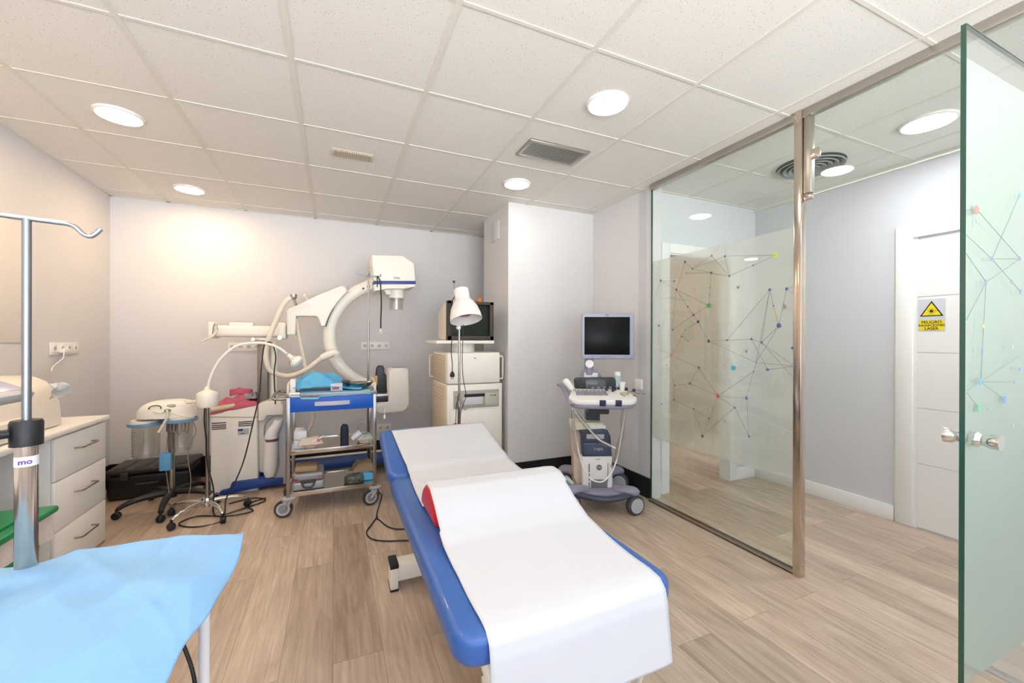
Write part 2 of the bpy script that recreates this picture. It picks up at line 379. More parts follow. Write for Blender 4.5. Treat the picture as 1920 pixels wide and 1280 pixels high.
# unseen rear wall; its large window is added to brighten the room
WX0, WX1, WZ0, WZ1 = -1.6, 2.2, .75, 2.45
b = MB(); b.box(XL, WX0, YR-.12, YR, 0, H); b.box(WX1, XG, YR-.12, YR, 0, H); b.box(WX0, WX1, YR-.12, YR, 0, WZ0); b.box(WX0, WX1, YR-.12, YR, WZ1, H)
struct('wall_rear', b, wall_m)
w1 = MB(); w1.box(WX0, WX1, YR-.08, YR-.03, WZ0, WZ0+.05); w1.box(WX0, WX1, YR-.08, YR-.03, WZ1-.05, WZ1)
for x in (WX0, (WX0+WX1)/2-.025, WX1-.05): w1.box(x, x+.05, YR-.08, YR-.03, WZ0, WZ1)
struct('added_window_2', w1, white_trim)
pl_ = bpy.data.lights.new('added_window_portal', 'AREA'); pl_.shape = 'RECTANGLE'; pl_.size = WX1-WX0; pl_.size_y = WZ1-WZ0; pl_.cycles.is_portal = True
po = bpy.data.objects.new('added_window_portal', pl_); sc.collection.objects.link(po); po.location = ((WX0+WX1)/2, YR-.1, (WZ0+WZ1)/2); po.rotation_euler = (PI/2, 0, 0)
# glazed partition: solid wall again beyond the door jamb
struct('wall_partition', MB().box(XG-.03, XG+.07, YR, .44, 0, H), wall_m)
struct('wall_corridor_far', MB().box(XC, XC+.12, YR, YE+.1, 0, H), wallc_m)
struct('wall_corridor_near', MB().box(XG+.07, XG+.25, YR-.12, YR, 0, H).box(XC-.15, XC, YR-.12, YR, 0, H).box(XG+.25, XC-.15, YR-.12, YR, 2.2, H).box(XG+.25, XC-.15, YR-.12, YR, 0, .5), wallc_m)
wq = MB().box(XG+.25, XC-.15, YR-.08, YR-.03, .5, .56).box(XG+.25, XC-.15, YR-.08, YR-.03, 2.14, 2.2).box(XG+.25, XG+.31, YR-.08, YR-.03, .5, 2.2).box(XC-.21, XC-.15, YR-.08, YR-.03, .5, 2.2); struct('added_window_3', wq, white_trim)  # unseen window added at the corridor end to light its doors and floor
pl2 = bpy.data.lights.new('added_corridor_portal', 'AREA'); pl2.shape = 'RECTANGLE'; pl2.size = XC-XG-.4; pl2.size_y = 1.7; pl2.cycles.is_portal = True
po2 = bpy.data.objects.new('added_corridor_portal', pl2); sc.collection.objects.link(po2); po2.location = ((XC+XG+.1)/2, YR-.1, 1.35); po2.rotation_euler = (PI/2, 0, 0)
DX0, DX1, DZ = 2.60, 3.33, 2.03       # doorway in the corridor end wall
b = MB(); b.box(XR, DX0-.01, YE, YE+.1, 0, H); b.box(DX1+.01, XC, YE, YE+.1, 0, H); b.box(DX0-.01, DX1+.01, YE, YE+.1, DZ, H)
struct('wall_corridor_end', b, wallc_m)
b = MB(); b.box(DX0-.09, DX0, YE-.015, YE, 0, DZ+.08, .003); b.box(DX1, DX1+.09, YE-.015, YE, 0, DZ+.08, .003); b.box(DX0, DX1, YE-.015, YE, DZ, DZ+.08, .003)
b.box(DX0-.012, DX0, YE, YE+.1, 0, DZ); b.box(DX1, DX1+.012, YE, YE+.1, 0, DZ); b.box(DX0, DX1, YE, YE+.1, DZ-.012, DZ)
struct('trim_2', b, white_trim)
# room beyond the doorway: warm walls
brown = mat('warm_room_paint', 'a98c68', .8)
b = MB(); b.box(XR+.1, 5.1, 5.6, 5.7, 0, H); b.box(5.0, 5.1, YE+.1, 5.6, 0, H)
struct('wall_side_room', b, brown)
bk = thing('wood_cupboard', 'tall brown wooden cupboard in the room beyond the corridor doorway', 'cupboard', (3.1, 4.6, 0))
wood = mat('brown_wood', '8a6a4c', .5, var=.2)
build('carcass', MB().box(2.72, 3.6, 4.3, 4.9, 0, 2.0, .005), wood, bk)
for x0 in (2.73, 3.165): 
    d = build('door', MB().box(x0, x0+.425, 4.28, 4.3, .06, 1.96, .004), wood, bk)
    build('handle', MB().cyl((x0+(.38 if x0 < 3 else .04), 4.26, .95), (x0+(.38 if x0 < 3 else .04), 4.26, 1.1), .006), steel, d)
# skirtings
struct('baseboard_back', MB().box(XL, XR, YB-.012, YB, 0, .195), black_base)
b = MB(); b.box(PX0-.012, PX0, PY0-.012, PY1, 0, .195); b.box(PX0-.012, XR, PY0-.012, PY0, 0, .17)
struct('baseboard_pillar', b, black_base)
struct('baseboard_right', MB().box(XR-.012, XR, YE-.06, PY0, 0, .165), black_base)
b = MB(); b.box(XL, XL+.012, 3.45, YB, 0, .195)
struct('baseboard_left', b, black_base)
b = MB(); b.box(XC-.014, XC, 1.56, YE, 0, .11, .003); b.box(XC-.014, XC, YR, .45, 0, .11, .003); b.box(DX1+.09, XC, YE-.014, YE, 0, .11, .003); b.box(XR, DX0-.09, YE-.014, YE, 0, .11, .003)
struct('baseboard_corridor', b, white_trim)
# corridor door
b = MB(); y0, y1 = .53, 1.555
b.box(XC-.018, XC, y1-.095, y1, 0, 2.09, .004); b.box(XC-.018, XC, y0, y0+.095, 0, 2.09, .004); b.box(XC-.018, XC, y0+.095, y1-.095, 2.0, 2.09, .004)
b.box(XC-.006, XC+.02, y1-.115, y1-.095, 0, 2.0); b.box(XC-.006, XC+.02, y0+.095, y0+.115, 0, 2.0)
dfr = struct('door_1', b, white_trim)
b = MB(); z = .012
for zz in (.45, .83, 1.21, 1.59, 1.985):
    b.box(XC-.004, XC-.0005, y0+.115, y1-.115, z, zz-.004, .0015); z = zz
leaf = build('door_leaf', b, white_trim, dfr, ang=8)
b = MB(); b.cyl((XC-.004, .72, 1.02), (XC-.05, .72, 1.02), .008); b.cyl((XC-.05, .72, 1.02), (XC-.05, .84, 1.02), .009); b.disc((XC-.007, .72, 1.02), .026, (1, 0, 0), th=.006)
build('door_handle', b, chrome, leaf)

# glazed partition with frosted film
PY_POST = 1.385
b = MB(); b.box(XG-.004, XG+.006, PY_POST+.04, YE-.08, .022, H-.03)
win = struct('window_1', b, pane_m)
b = MB(); b.box(XG-.02, XG+.02, PY_POST, YE-.075, H-.045, H, .003)
build('top_rail', b, alu, win)
b = MB(); b.box(XG-.022, XG+.018, PY_POST+.02, YE-.075, 0, .006); b.box(XG-.022, XG-.016, PY_POST+.02, YE-.075, 0, .022); b.box(XG-.008, XG-.004, PY_POST+.02, YE-.075, 0, .022); b.box(XG+.01, XG+.018, PY_POST+.02, YE-.075, 0, .022)
build('floor_track', b, alu, win)
b = MB(); b.box(XG-.004, XG+.006, YE-.083, YE-.075, .02, H-.03); build('glass_edge', b, edge_m, win)
FZ0, FZ1 = .51, 1.92
b = MB(); b.box(XG+.006, XG+.0085, PY_POST+.04, YE-.085, FZ0, FZ1)
film = build('frosted_film', b, film_m, win); film['label'] = 'frosted film band printed with a dot and line network'
DT = dict(k=mat('film_dot_dark', '3a3038', .6, var=0), b=mat('film_dot_blue', '55609c', .6, var=0), r=mat('film_dot_red', 'c25450', .6, var=0), g=mat('film_dot_green', '4d9a56', .6, var=0),
          y=mat('film_dot_yellow', 'd8dc4c', .6, var=0), c=mat('film_dot_cyan', '4fb0c2', .6, var=0), o=mat('film_dot_orange', 'e2b264', .6, var=0), n=mat('film_dot_grey', '8f8d88', .6, var=0), l=mat('film_line_grey', '6f6a64', .6, var=0))
DK = list(DT)
dots = [(186,245,4,'k'),(217,273,3,'k'),(192,291,2,'k'),(294,290,4,'k'),(351,221,4,'b'),(296,219,4,'r'),(562,217,8,'y'),(468,259,3,'b'),(369,303,4,'b'),(85,322,4,'b'),
 (141,325,3,'k'),(150,360,4,'k'),(290,351,2,'k'),(287,380,2,'k'),(284,425,8,'g'),(198,430,3,'k'),(221,464,4,'k'),(240,492,5,'k'),(135,525,3,'k'),(187,525,2,'k'),
 (172,553,3,'k'),(199,573,2,'k'),(284,572,5,'k'),(360,568,3,'k'),(461,564,4,'b'),(503,578,5,'b'),(536,360,5,'b'),(606,356,5,'b'),(552,426,3,'b'),(561,459,5,'o'),
 (574,508,8,'b'),(78,508,4,'b'),(75,582,2,'b'),(130,631,4,'r'),(110,671,2,'k'),(243,682,4,'k'),(386,683,9,'c'),(480,661,2,'b'),(527,690,5,'b'),(469,699,3,'b'),
 (649,677,4,'b'),(630,601,4,'b'),(206,747,4,'k'),(144,756,3,'k'),(322,799,7,'r'),(440,808,5,'b'),(391,847,4,'b'),(141,815,3,'k'),(89,832,3,'b'),(222,853,3,'k'),
 (286,892,3,'k'),(258,965,5,'k'),(451,966,4,'b'),(249,248,4,'n'),(405,350,5,'n'),(597,430,7,'n'),(440,614,5,'n'),(311,944,4,'n'),(350,904,4,'n'),(648,553,4,'n'),(329,391,3,'n'),(177,361,4,'n'),(225,361,4,'n'),(348,671,4,'n'),(196,690,4,'n'),(649,792,5,'n'),(220,995,3,'n'),(160,961,3,'n'),(181,553,5,'n')]
edges = [(0,1),(0,11),(1,3),(2,3),(1,4),(1,5),(3,8),(5,8),(4,8),(4,6),(8,7),(7,6),(9,10),(9,11),(3,12),(12,13),(13,14),(11,14),(11,15),(15,16),(16,17),(16,18),(16,14),(11,18),(17,19),(19,20),(20,21),(17,22),
 (22,23),(23,24),(23,26),(24,25),(26,25),(26,28),(28,30),(27,30),(30,25),(30,37),(26,37),(22,37),(25,40),(37,40),(24,38),(38,40),(37,39),(39,44),(39,45),(33,35),(33,20),(35,42),(42,43),(42,44),(44,35),(44,45),(44,46),
 (44,50),(50,51),(46,51),(46,52),(45,52),(47,43),(47,49),(49,51),(34,43),(47,48),(31,32),(49,50)]
b = MB(); xf = XG-.0045
def fp(zx, zy):
    p = W(1200+zx/2.2056, 380+zy/2.2069, 'x', xf); return p
for zx, zy, r, c in dots:
    p = fp(zx, zy)
    if not (FZ0 < p.z < FZ1): continue
    d = (p-CAM).dot(FW); b.m(DK.index(c)).disc(p, r/2.2*d/FPX*1.25, (1, 0, 0), 14, .0006)
b.m(DK.index('l'))
def inrange(p): return Vector((xf, min(max(p.y, PY_POST+.045), YE-.09), p.z))
for i, j in edges:
    b.cyl(inrange(fp(*dots[i][:2])), inrange(fp(*dots[j][:2])), .0009, n=4)
for i, q in ((27,(664,342)),(27,(664,380)),(41,(664,575)),(41,(664,625)),(40,(664,720)),(25,(664,730)),(4,(362,175)),(5,(330,175)),(9,(66,380)),(33,(66,660)),(33,(68,600))):
    b.cyl(inrange(fp(*dots[i][:2])), inrange(fp(*q)), .0008, n=4)
build('film_graphic', b, [DT[k] for k in DK], film)
# post and door head
b = MB(); b.box(XG-.03, XG+.012, PY_POST-.002, PY_POST+.038, 0, H, .002)
post = struct('trim_3', b, pol_steel)
b = MB(); b.box(XG-.022, XG+.022, .44, PY_POST, H-.045, H, .003); b.box(XG-.016, XG+.02, PY_POST-.04, PY_POST-.004, 2.08, H-.04, .002)
build('head_profile', b, alu, post)
b = MB(); b.box(XG-.005, XG+.005, .46, PY_POST-.03, 2.065, H-.04)
build('transom_glass', b, pane_m, post)
b = MB(); b.box(XG-.008, XG-.005, .46, PY_POST-.04, 2.062, 2.067); build('transom_edge', b, mat('pale_glass_edge', 'dfeee6', .1, coat=.5), post)
b = MB(); b.box(XG-.014, XG+.012, PY_POST-.075, PY_POST-.005, 2.255, 2.305, .003); b.cyl((XG-.018, PY_POST-.045, 2.28), (XG-.012, PY_POST-.045, 2.28), .007)
b.box(XG-.014, XG+.012, PY_POST-.05, PY_POST-.004, 2.045, 2.07, .003)
build('glass_clamp', b, pol_steel, post)
b = MB(); b.box(XG-.01, XG+.035, .44, .757, 0, .006, .001); build('threshold', b, alu, post)
# swing glass door, opened 90 degrees into the room
DYY = .467; dx0 = 1.408; dx1 = 2.325
b = MB(); b.box(dx0, dx1, DYY-.004, DYY+.004, .012, 2.055)
gd = struct('door_2', b, pane_m)
b = MB(); b.box(dx0-.0015, dx0, DYY-.005, DYY+.005, .012, 2.056); b.box(dx0, dx1, DYY-.005, DYY+.005, 2.055, 2.0565)
build('glass_edge', b, edge_m, gd)
b = MB(); b.box(dx0+.002, dx1-.03, DYY+.0042, DYY+.006, .43, 1.985)
f2 = build('frosted_film', b, film2_m, gd); f2['label'] = 'frosted film with a faint dot and line network'
ddots = [(1832,393,8,'r'),(1860,485,4,'b'),(1913,485,4,'b'),(1849,529,5,'b'),(1897,528,3,'b'),(1914,547,4,'b'),(1844,611,4,'o'),(1842,658,4,'b'),(1839,716,6,'c'),(1902,716,3,'b'),(1884,749,7,'b'),(1836,765,7,'g'),(1912,365,4,'c'),(1913,692,4,'b'),(1832,415,4,'n'),(1898,650,4,'n'),(1899,796,4,'n'),(1853,766,3,'n')]
PT = {k: mat('pale_'+k, c_, .6, var=0) for k, c_ in dict(k='6d7b80', b='7390bd', r='d07a6e', g='66ab84', y='b8bc90', c='5ca6c0', o='bcae8a', n='8fa59c', l='74877f').items()}
b = MB()
for x, y, r, c in ddots:
    p = W(x, y, 'y', DYY-.0045); b.m(DK.index(c)).disc(p, r*.9*(p-CAM).dot(FW)/FPX*1.2, (0, 1, 0), 14, .0006)
b.m(DK.index('l'))
for a_, c_ in (((1832,393),(1812,393)),((1832,393),(1913,485)),((1860,485),(1913,485)),((1860,485),(1912,365)),((1913,485),(1849,529)),((1860,485),(1914,547)),((1860,485),(1812,440)),((1849,529),(1812,475)),((1849,529),(1842,658)),((1849,529),(1812,600)),((1842,658),(1839,716)),((1839,716),(1902,716)),((1839,716),(1884,749)),((1839,716),(1920,660)),((1839,716),(1812,732)),((1836,765),(1812,735))):
    b.cyl(W(*a_, 'y', DYY-.0045), W(*c_, 'y', DYY-.0045), .0006, n=4)
build('film_graphic', b, [PT[k] for k in DK], f2)
kp = W(1822, 822, 'y', DYY)
b = MB(); b.lathe([(0, .0), (.017, .0), (.019, .006), (.012, .014), (.015, .02), (.018, .03), (.018, .045), (.0, .045)], (kp.x, DYY-.004, kp.z), (0, -1, 0))
b.lathe([(0, 0), (.017, 0), (.017, .012), (.012, .02), (.019, .034), (.019, .045), (0, .045)], (kp.x, DYY+.004, kp.z), (0, 1, 0))
build('door_knob', b, chrome, gd)
b = MB(); b.box(dx1-.05, XG-.03, DYY-.02, DYY+.02, .25, .34, .004); b.box(dx1-.05, XG-.03, DYY-.02, DYY+.02, 1.75, 1.84, .004)
build('hinge', b, chrome, gd)

# ------------------------------------------------------------------ ceiling fittings
def downlight(x, y, em, label, r=.095):
    t = thing('ceiling_downlight', label, 'ceiling light', (x, y, H-.012), 0, 'round recessed ceiling downlights')
    build('trim_ring', MB().lathe([(r-.004, .008), (r-.004, -.002), (r+.004, -.006), (r+.014, -.001), (r+.016, .008)], (x, y, H-.008)), white_p, t)
    build('diffuser', MB().lathe([(0, -.002), (r-.006, -.002), (r-.004, .0), (r-.004, .004), (0, .004)], (x, y, H-.012)), em, t)
downlight(-1.10, 2.965, lamp_warm, 'large warm ceiling downlight nearest the left wall')
downlight(-1.10, 4.175, lamp_warm, 'warm ceiling downlight at the back left corner, above the suction stand')
downlight(1.32, 1.764, lamp_neutral, 'ceiling downlight nearest the glass partition, in front of the square air grille')
downlight(1.337, 2.959, lamp_neutral, 'ceiling downlight between the square air grille and the pillar')
downlight(3.10, 1.171, lamp_cool, 'bright ceiling downlight in the corridor behind the glass', .11)
for i, (x, y, e) in enumerate(((-1.1, 1.765, lamp_warm), (-1.1, .565, lamp_neutral), (1.33, .565, lamp_neutral), (-1.1, -.635, lamp_neutral), (1.33, -.635, lamp_neutral), (.1, -.635, lamp_neutral), (3.1, -.4, lamp_cool))):
    downlight(x, y, e, 'ceiling downlight out of view ' + ['on the left side above the counter', 'on the left side beside the camera', 'on the right side beside the glass door', 'at the rear left corner', 'at the rear right corner', 'at the middle of the rear wall', 'at the near end of the corridor'][i])
downlight(3.6, 3.9, emission('dim_warm_lamp', (1, .72, .45), LAMP_W*.3), 'warm ceiling downlight in the room past the corridor doorway')
t = thing('air_grille', 'square metal return air grille in the ceiling between the two right downlights', 'air vent', (1.337, 2.375, H-.012))
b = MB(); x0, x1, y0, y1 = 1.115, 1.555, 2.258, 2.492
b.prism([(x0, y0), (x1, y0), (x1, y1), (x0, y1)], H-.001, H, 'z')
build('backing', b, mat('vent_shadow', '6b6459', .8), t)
b = MB()
for a in ((x0, x1, y0, y0+.022), (x0, x1, y1-.022, y1), (x0, x0+.025, y0+.02, y1-.02), (x1-.025, x1, y0+.02, y1-.02)): b.box(*a, H-.012, H-.001, .002)
build('frame', b, alu, t)
b = MB()
for k in range(12): 
    y = y0+.03+k*(y1-y0-.06)/11
    b.box(x0+.025, x1-.025, y-.0085, y+.0085, H-.0095, H-.008, rot=Matrix.Rotation(math.radians(20), 3, 'X'))
build('slat_panel', b, alu, t)
t = thing('air_grille', 'small white slotted vent in the ceiling tile left of centre', 'air vent', (.115, 2.955, H-.008))
ivory = mat('ivory_vent', 'dcd4c6', .5)
build('frame', MB().box(-.017, .245, 2.895, 3.02, H-.004, H-.001, .001), ivory, t)
b = MB()
for k in range(17): x = .0+k*.0143; b.box(x, x+.005, 2.91, 3.005, H-.010, H-.004)
build('slat_panel', b, mat('vent_slats', 'c9bfae', .6), t)
t = thing('ceiling_diffuser', 'round ringed air diffuser in the corridor ceiling behind the partition', 'air vent', (3.105, 1.80, H-.03))
for k, r in enumerate((.20, .16, .125, .09, .055, .02)):
    b = MB(); b.lathe([(r, -.004), (r-.022 if r > .03 else .001, .014), (r-.02 if r > .03 else 0, .017), (r+.003, .001), (r, -.004)], (3.105, 1.80, H-.02-.002*k), n=40)
    build('ring', b, mat('diffuser_grey', '9aa09c', .5), t)
build('backing', MB().disc((3.105, 1.8, H-.002), .205, (0, 0, 1), 40, .003), mat('diffuser_dark', '59605c', .7), t)

# ------------------------------------------------------------------ wall fittings
def socket_strip(px0, py0, px1, py1, n, label, plug=None, axis='y', v=YB):
    A, B = W(px0, py0, axis, v), W(px1, py1, axis, v)
    h0, h1 = sorted((A.z, B.z)); i = 0 if axis == 'y' else 1
    a, c = sorted((A[i], B[i])); cc = Vector(((A.x+B.x)/2, (A.y+B.y)/2, h0))
    sgn = -1 if axis == 'y' or v > 0 else 1
    t = thing('wall_socket', label, 'socket', cc)
    def bx(mb, u0, u1, d0, d1, z0, z1, bv=0):
        d0, d1 = sorted((v+sgn*d0, v+sgn*d1))
        return mb.box(u0, u1, d0, d1, z0, z1, bv) if axis == 'y' else mb.box(d0, d1, u0, u1, z0, z1, bv)
    hh = min(h1-h0, .085); zc = (h0+h1)/2
    build('plate', bx(MB(), a, c, 0, .01, zc-hh/2, zc+hh/2, .003), white_p, t)
    for k in range(n):
        u = a+(c-a)*(k+.5)/n; r = min(hh*.3, (c-a)/n*.36); b = MB()
        nv = Vector((0, sgn, 0)) if axis == 'y' else Vector((sgn, 0, 0))
        p = (Vector((u, v, zc)) if axis == 'y' else Vector((v, u, zc)))+nv*.0105
        b.lathe([(r*.72, -.001), (r*.8, .0025), (r*1.05, .0025), (r*1.1, -.001)], p, nv, 20)
        b.m(1)
        tv = Vector((1, 0, 0)) if axis == 'y' else Vector((0, 1, 0))
        for s in (-1, 1): b.disc(p+tv*s*r*.35+nv*.001, r*.12, nv, 8, .002)
        b.m(2).disc(p, r*.72, nv, 20, .0012)
        build('outlet', b, [white_p, black_p, mat('socket_recess', 'c9c4ba', .6)], t)
    return t
socket_strip(428, 642, 490, 658, 4, 'white row of sockets on the back wall behind the steel column')
socket_strip(677, 641, 731, 655, 4, 'white row of four sockets on the back wall under the white X-ray head')
socket_strip(707, 795, 733, 808, 2, 'low double socket on the back wall right of the steel trolley')
socket_strip(92, 641, 145, 664, 4, 'white row of sockets on the left wall above the counter', axis='x', v=XL)
A = W(1190, 711, 'x', XR); B = W(1206, 730, 'x', XR)
t = thing('light_switch', 'white double light switch on the wall beside the glass partition', 'switch', (XR, (A.y+B.y)/2, B.z))
ya, yb_ = sorted((A.y, B.y)); zc = (A.z+B.z)/2
build('plate', MB().box(XR-.008, XR, ya, yb_, zc-.045, zc+.045, .003), white_p, t)
for k in range(2): build('rocker', MB().box(XR-.012, XR-.007, ya+.006+k*(yb_-ya-.01)/2, ya+(k+1)*(yb_-ya-.01)/2, zc-.036, zc+.036, .002), white_l, t)
A = W(922, 422, 'x', PX0); B = W(936, 447, 'x', PX0)
ya, yb_ = sorted((A.y, B.y)); za, zb = sorted((A.z, B.z))
single('access_panel', 'flush painted access panel high on the side of the pillar', 'panel', MB().box(PX0-.006, PX0, ya, yb_, za-.0, zb, .002), wall_m)
# pale splash panel on the left wall
b = MB(); b.box(XL, XL+.006, -.5, 3.62, 1.262, 2.0, .001)
single('wall_panel', 'pale wall panel on the left wall above the counter', 'panel', b, mat('panel_white', 'e9e5df', .55, var=.01))
# warning sign
A = W(1722, 562, 'x', XC-.004); B = W(1773, 620, 'x', XC-.004)
ya, yb_ = sorted((A.y, B.y)); za, zb = B.z-.0, A.z
t = thing('warning_sign', 'white laser radiation warning sheet with yellow triangle taped to the corridor door', 'sign', (XC-.005, (ya+yb_)/2, za))
build('sheet', MB().box(XC-.006, XC-.0045, ya, yb_, za, zb), paper_m, t)
yc = (ya+yb_)/2; hw = (yb_-ya)/2; x = XC-.0065
def tri(r, cz): return [(yc-r*.95, cz-r*.55), (yc+r*.95, cz-r*.55), (yc, cz+r*1.1)]
b = MB(); cz = za+(zb-za)*.62
b.m(0).prism(tri(hw*.92, cz), x-.0006, x, 'x'); b.m(1).prism(tri(hw*.74, cz), x-.0012, x-.0005, 'x')
b.m(0).disc((x-.0014, yc, cz), hw*.13, (1, 0, 0), 16)
for k in range(16):
    a = 2*PI*k/16; b.cyl((x-.0014, yc+math.cos(a)*hw*.15, cz+math.sin(a)*hw*.15), (x-.0014, yc+math.cos(a)*hw*(.36 if k % 2 else .27), cz+math.sin(a)*hw*(.36 if k % 2 else .27)), .0007, n=4)
b.cyl((x-.0014, yc, cz), (x-.0014, yc-hw*.6, cz), .0008, n=4)
build('triangle_symbol', b, [black_ink, yellow], t)
b = MB(); b.m(1).box(x-.0006, x, ya+hw*.08, yb_-hw*.08, za+.006, za+(zb-za)*.34)
b.m(0)
for s_, zz, sz_ in (('PELIGRO', .275, .026), ('RADIACIONES', .175, .0205), ('LASER', .075, .026)):
    add_text(b, s_, sz_, face_xm(x-.001, yc, za+(zb-za)*zz), .0004, .0004)
build('caption', b, [black_ink, yellow], t)

# ------------------------------------------------------------------ exam couch
t = thing('exam_couch', 'blue padded examination couch covered with white paper in the centre of the room', 'exam couch', (.62, 1.8, 0))
CX0, CX1, CZ0, CZ1 = .272, .972, .47, .555
def pad(x0, x1, y0, y1, z0, z1, rc, bev, M=None):
    pts = []
    for (cx, cy, a0) in ((x1-rc, y1-rc, 0), (x0+rc, y1-rc, 90), (x0+rc, y0+rc, 180), (x1-rc, y0+rc, 270)):
        for k in range(7):
            a = math.radians(a0+90*k/6); pts.append((cx+rc*math.cos(a), cy+rc*math.sin(a)))
    mb = MB(); mb.prism(pts, z0, z1, 'z', bev=bev, seg=5)
    if M is not None: bmesh.ops.transform(mb.bm, matrix=M, verts=mb.bm.verts)
    return mb
build('seat_pad', pad(CX0, CX1, .935, 2.245, CZ0, CZ1, .07, .03), vinyl, t)
HY = 2.26; MH = Matrix.Translation((0, HY, .50)) @ Matrix.Rotation(math.radians(15.5), 4, 'X') @ Matrix.Translation((0, -HY, -.50))
build('head_pad', pad(CX0, CX1, HY, HY+.56, CZ0, CZ1, .07, .03, MH), vinyl, t)
b = MB()
for x in (CX0+.1, CX1-.1): b.box(x-.02, x+.02, 1.02, 2.2, CZ0-.045, CZ0+.002, .004)
for y in (1.0, 1.6, 2.18): b.box(CX0+.1, CX1-.1, y-.02, y+.02, CZ0-.042, CZ0, .004)
build('top_frame', b, cream, t)
b = MB(); b.box(CX0+.1, CX0+.14, 2.27, 2.75, .425, .466, .004); b.box(CX1-.14, CX1-.1, 2.27, 2.75, .425, .466, .004); b.box(CX0+.1, CX1-.1, 2.5, 2.54, .43, .462, .004); bmesh.ops.transform(b.bm, matrix=MH, verts=b.bm.verts)
build('head_frame', b, cream, t)
b = MB(); b.box(.56, .70, 1.2, 2.2, .035, .11, .006); b.box(.58, .68, 1.0, 1.3, .03, .1, .006)
b.box(.3, 1.02, 2.14, 2.24, .045, .125, .006); b.box(.34, .94, 1.14, 1.23, .045, .125, .006)
base = build('base_frame', b, cream, t)
for x, y in ((.272, 2.135), (1.02, 2.135), (.31, 1.13), (.92, 1.13)):
    build('foot_cap', MB().box(x-.004, x+.034, y, y+.11, 0, .13, .004).m(1).box(x-.006, x+.036, y-.002, y+.112, .115, .134, .003).box(x-.006, x+.036, y-.002, y+.112, 0, .012, .003), [cream, black_p], base)
b = MB()
for x in (.5, .76):
    b.cyl((x, 1.3, .11), (x, 1.95, .43), .022); b.cyl((x, 1.95, .11), (x, 1.3, .43), .022)
b.box(.47, .79, 1.28, 1.33, .08, .12, .004); b.box(.47, .79, 1.92, 1.97, .08, .12, .004); b.box(.47, .79, 1.27, 1.33, .4, .44, .004); b.box(.47, .79, 1.92, 1.98, .4, .44, .004)
build('scissor_lift', b, cream, t)
build('motor', MB().cyl((.63, 1.45, .16), (.63, 1.8, .22), .04).box(.58, .68, 1.55, 1.75, .11, .2, .01), dgrey, t)
for x in (.40, .90): build('end_bracket', MB().tube([(x, .97, .475), (x, .965, .40), (x+.01, 1.02, .25), (x+.05, 1.09, .12)], .011, sm=6), cream, t)
def bz(y): return CZ1+.0 if True else 0
# red bolster under the paper
BY, BR = 1.675, .125
b = MB(); prof = []
bol = []
for k in range(13):
    a = PI*k/12; bol.append((BY+BR*1.15*math.cos(a), CZ1+.003+BR*.98*math.sin(a)))
b.prism(bol, .355, .93, 'x', bev=.022, seg=4)
single('bolster', 'red half-round bolster cushion under the paper sheet on the couch', 'cushion', b, red_v)
# paper sheets
def nz(x, y, z=0, sc_=1): return noise.noise(Vector((x*sc_, y*sc_, z)))
def lower(u, v):     # v: 0 at bolster ridge far side -> 1 hanging end
    pts = [(1.80, .655), (1.70, .686), (1.62, .684), (1.54, .65), (1.46, .60), (1.38, .572), (1.25, .562), (1.1, .561), (1.0, .561), (.955, .556), (.928, .535), (.918, .50), (.912, .44), (.905, .38), (.90, .335)]
    f = v*(len(pts)-1); i = min(int(f), len(pts)-2); w_ = f-i
    y = pts[i][0]*(1-w_)+pts[i+1][0]*w_; z = pts[i][1]*(1-w_)+pts[i+1][1]*w_
    xl = .348+(.006 if v < .3 else 0)+.006*nz(y*4, 1); xr = .945-.03*max(0, (1.45-y))/.5+.006*nz(y*4, 9)
    if v < .2: xr = .955
    x = xl+(xr-xl)*u
    z += .004*nz(x*3, y*3, 4)+.0015*nz(x*11, y*9, 7)
    z += .006*max(0, abs(u-.5)*2-.93)*6*(.5+nz(y*5, 3))
    if v < .08: y += .03*(.5-u)
    return (x, y + (.004*nz(x*4, z*5, 2) if v > .7 else 0), max(z, .32))
single('paper_sheet', 'white paper sheet over the bolster hanging down the near end of the couch', 'paper sheet', MB().sheet(lower, 36, 84), paper_m, 'paper sheets on the examination couch', solid=.0012, ang=80)
def upper(u, v):     # v 0: top of headrest, 1: near edge beside bolster
    y = 2.735+(1.86-2.735)*v
    xl = .345+.045*max(0, min(1, (.55-abs(v-.55))*2))*.6; xr = .985-.02*v
    zz = CZ1+.009+max(0, math.tan(math.radians(15.5))*(y-2.245)-.002)
    s = max(0, 1-abs(y-2.29)/.18); zz += .012*s*s
    if v > .9: zz += .02*(v-.9)/.1*(.3+.7*abs(math.sin(u*9)))
    x = xl+(xr-xl)*u
    y += (.03*(1-v))*(u-.2) + (.045*(u-.35) if v > .8 else 0)*(v-.8)/.2 + (-.10*(1-u)**3)*(max(0, v-.8)/.2)
    zz += .004*nz(x*4, y*5, 1)+.002*nz(x*13, y*12, 5)
    return (x, y, zz)
single('paper_sheet', 'white paper sheet over the raised headrest of the couch', 'paper sheet', MB().sheet(upper, 30, 50), paper_m, 'paper sheets on the examination couch', solid=.0012, ang=80)

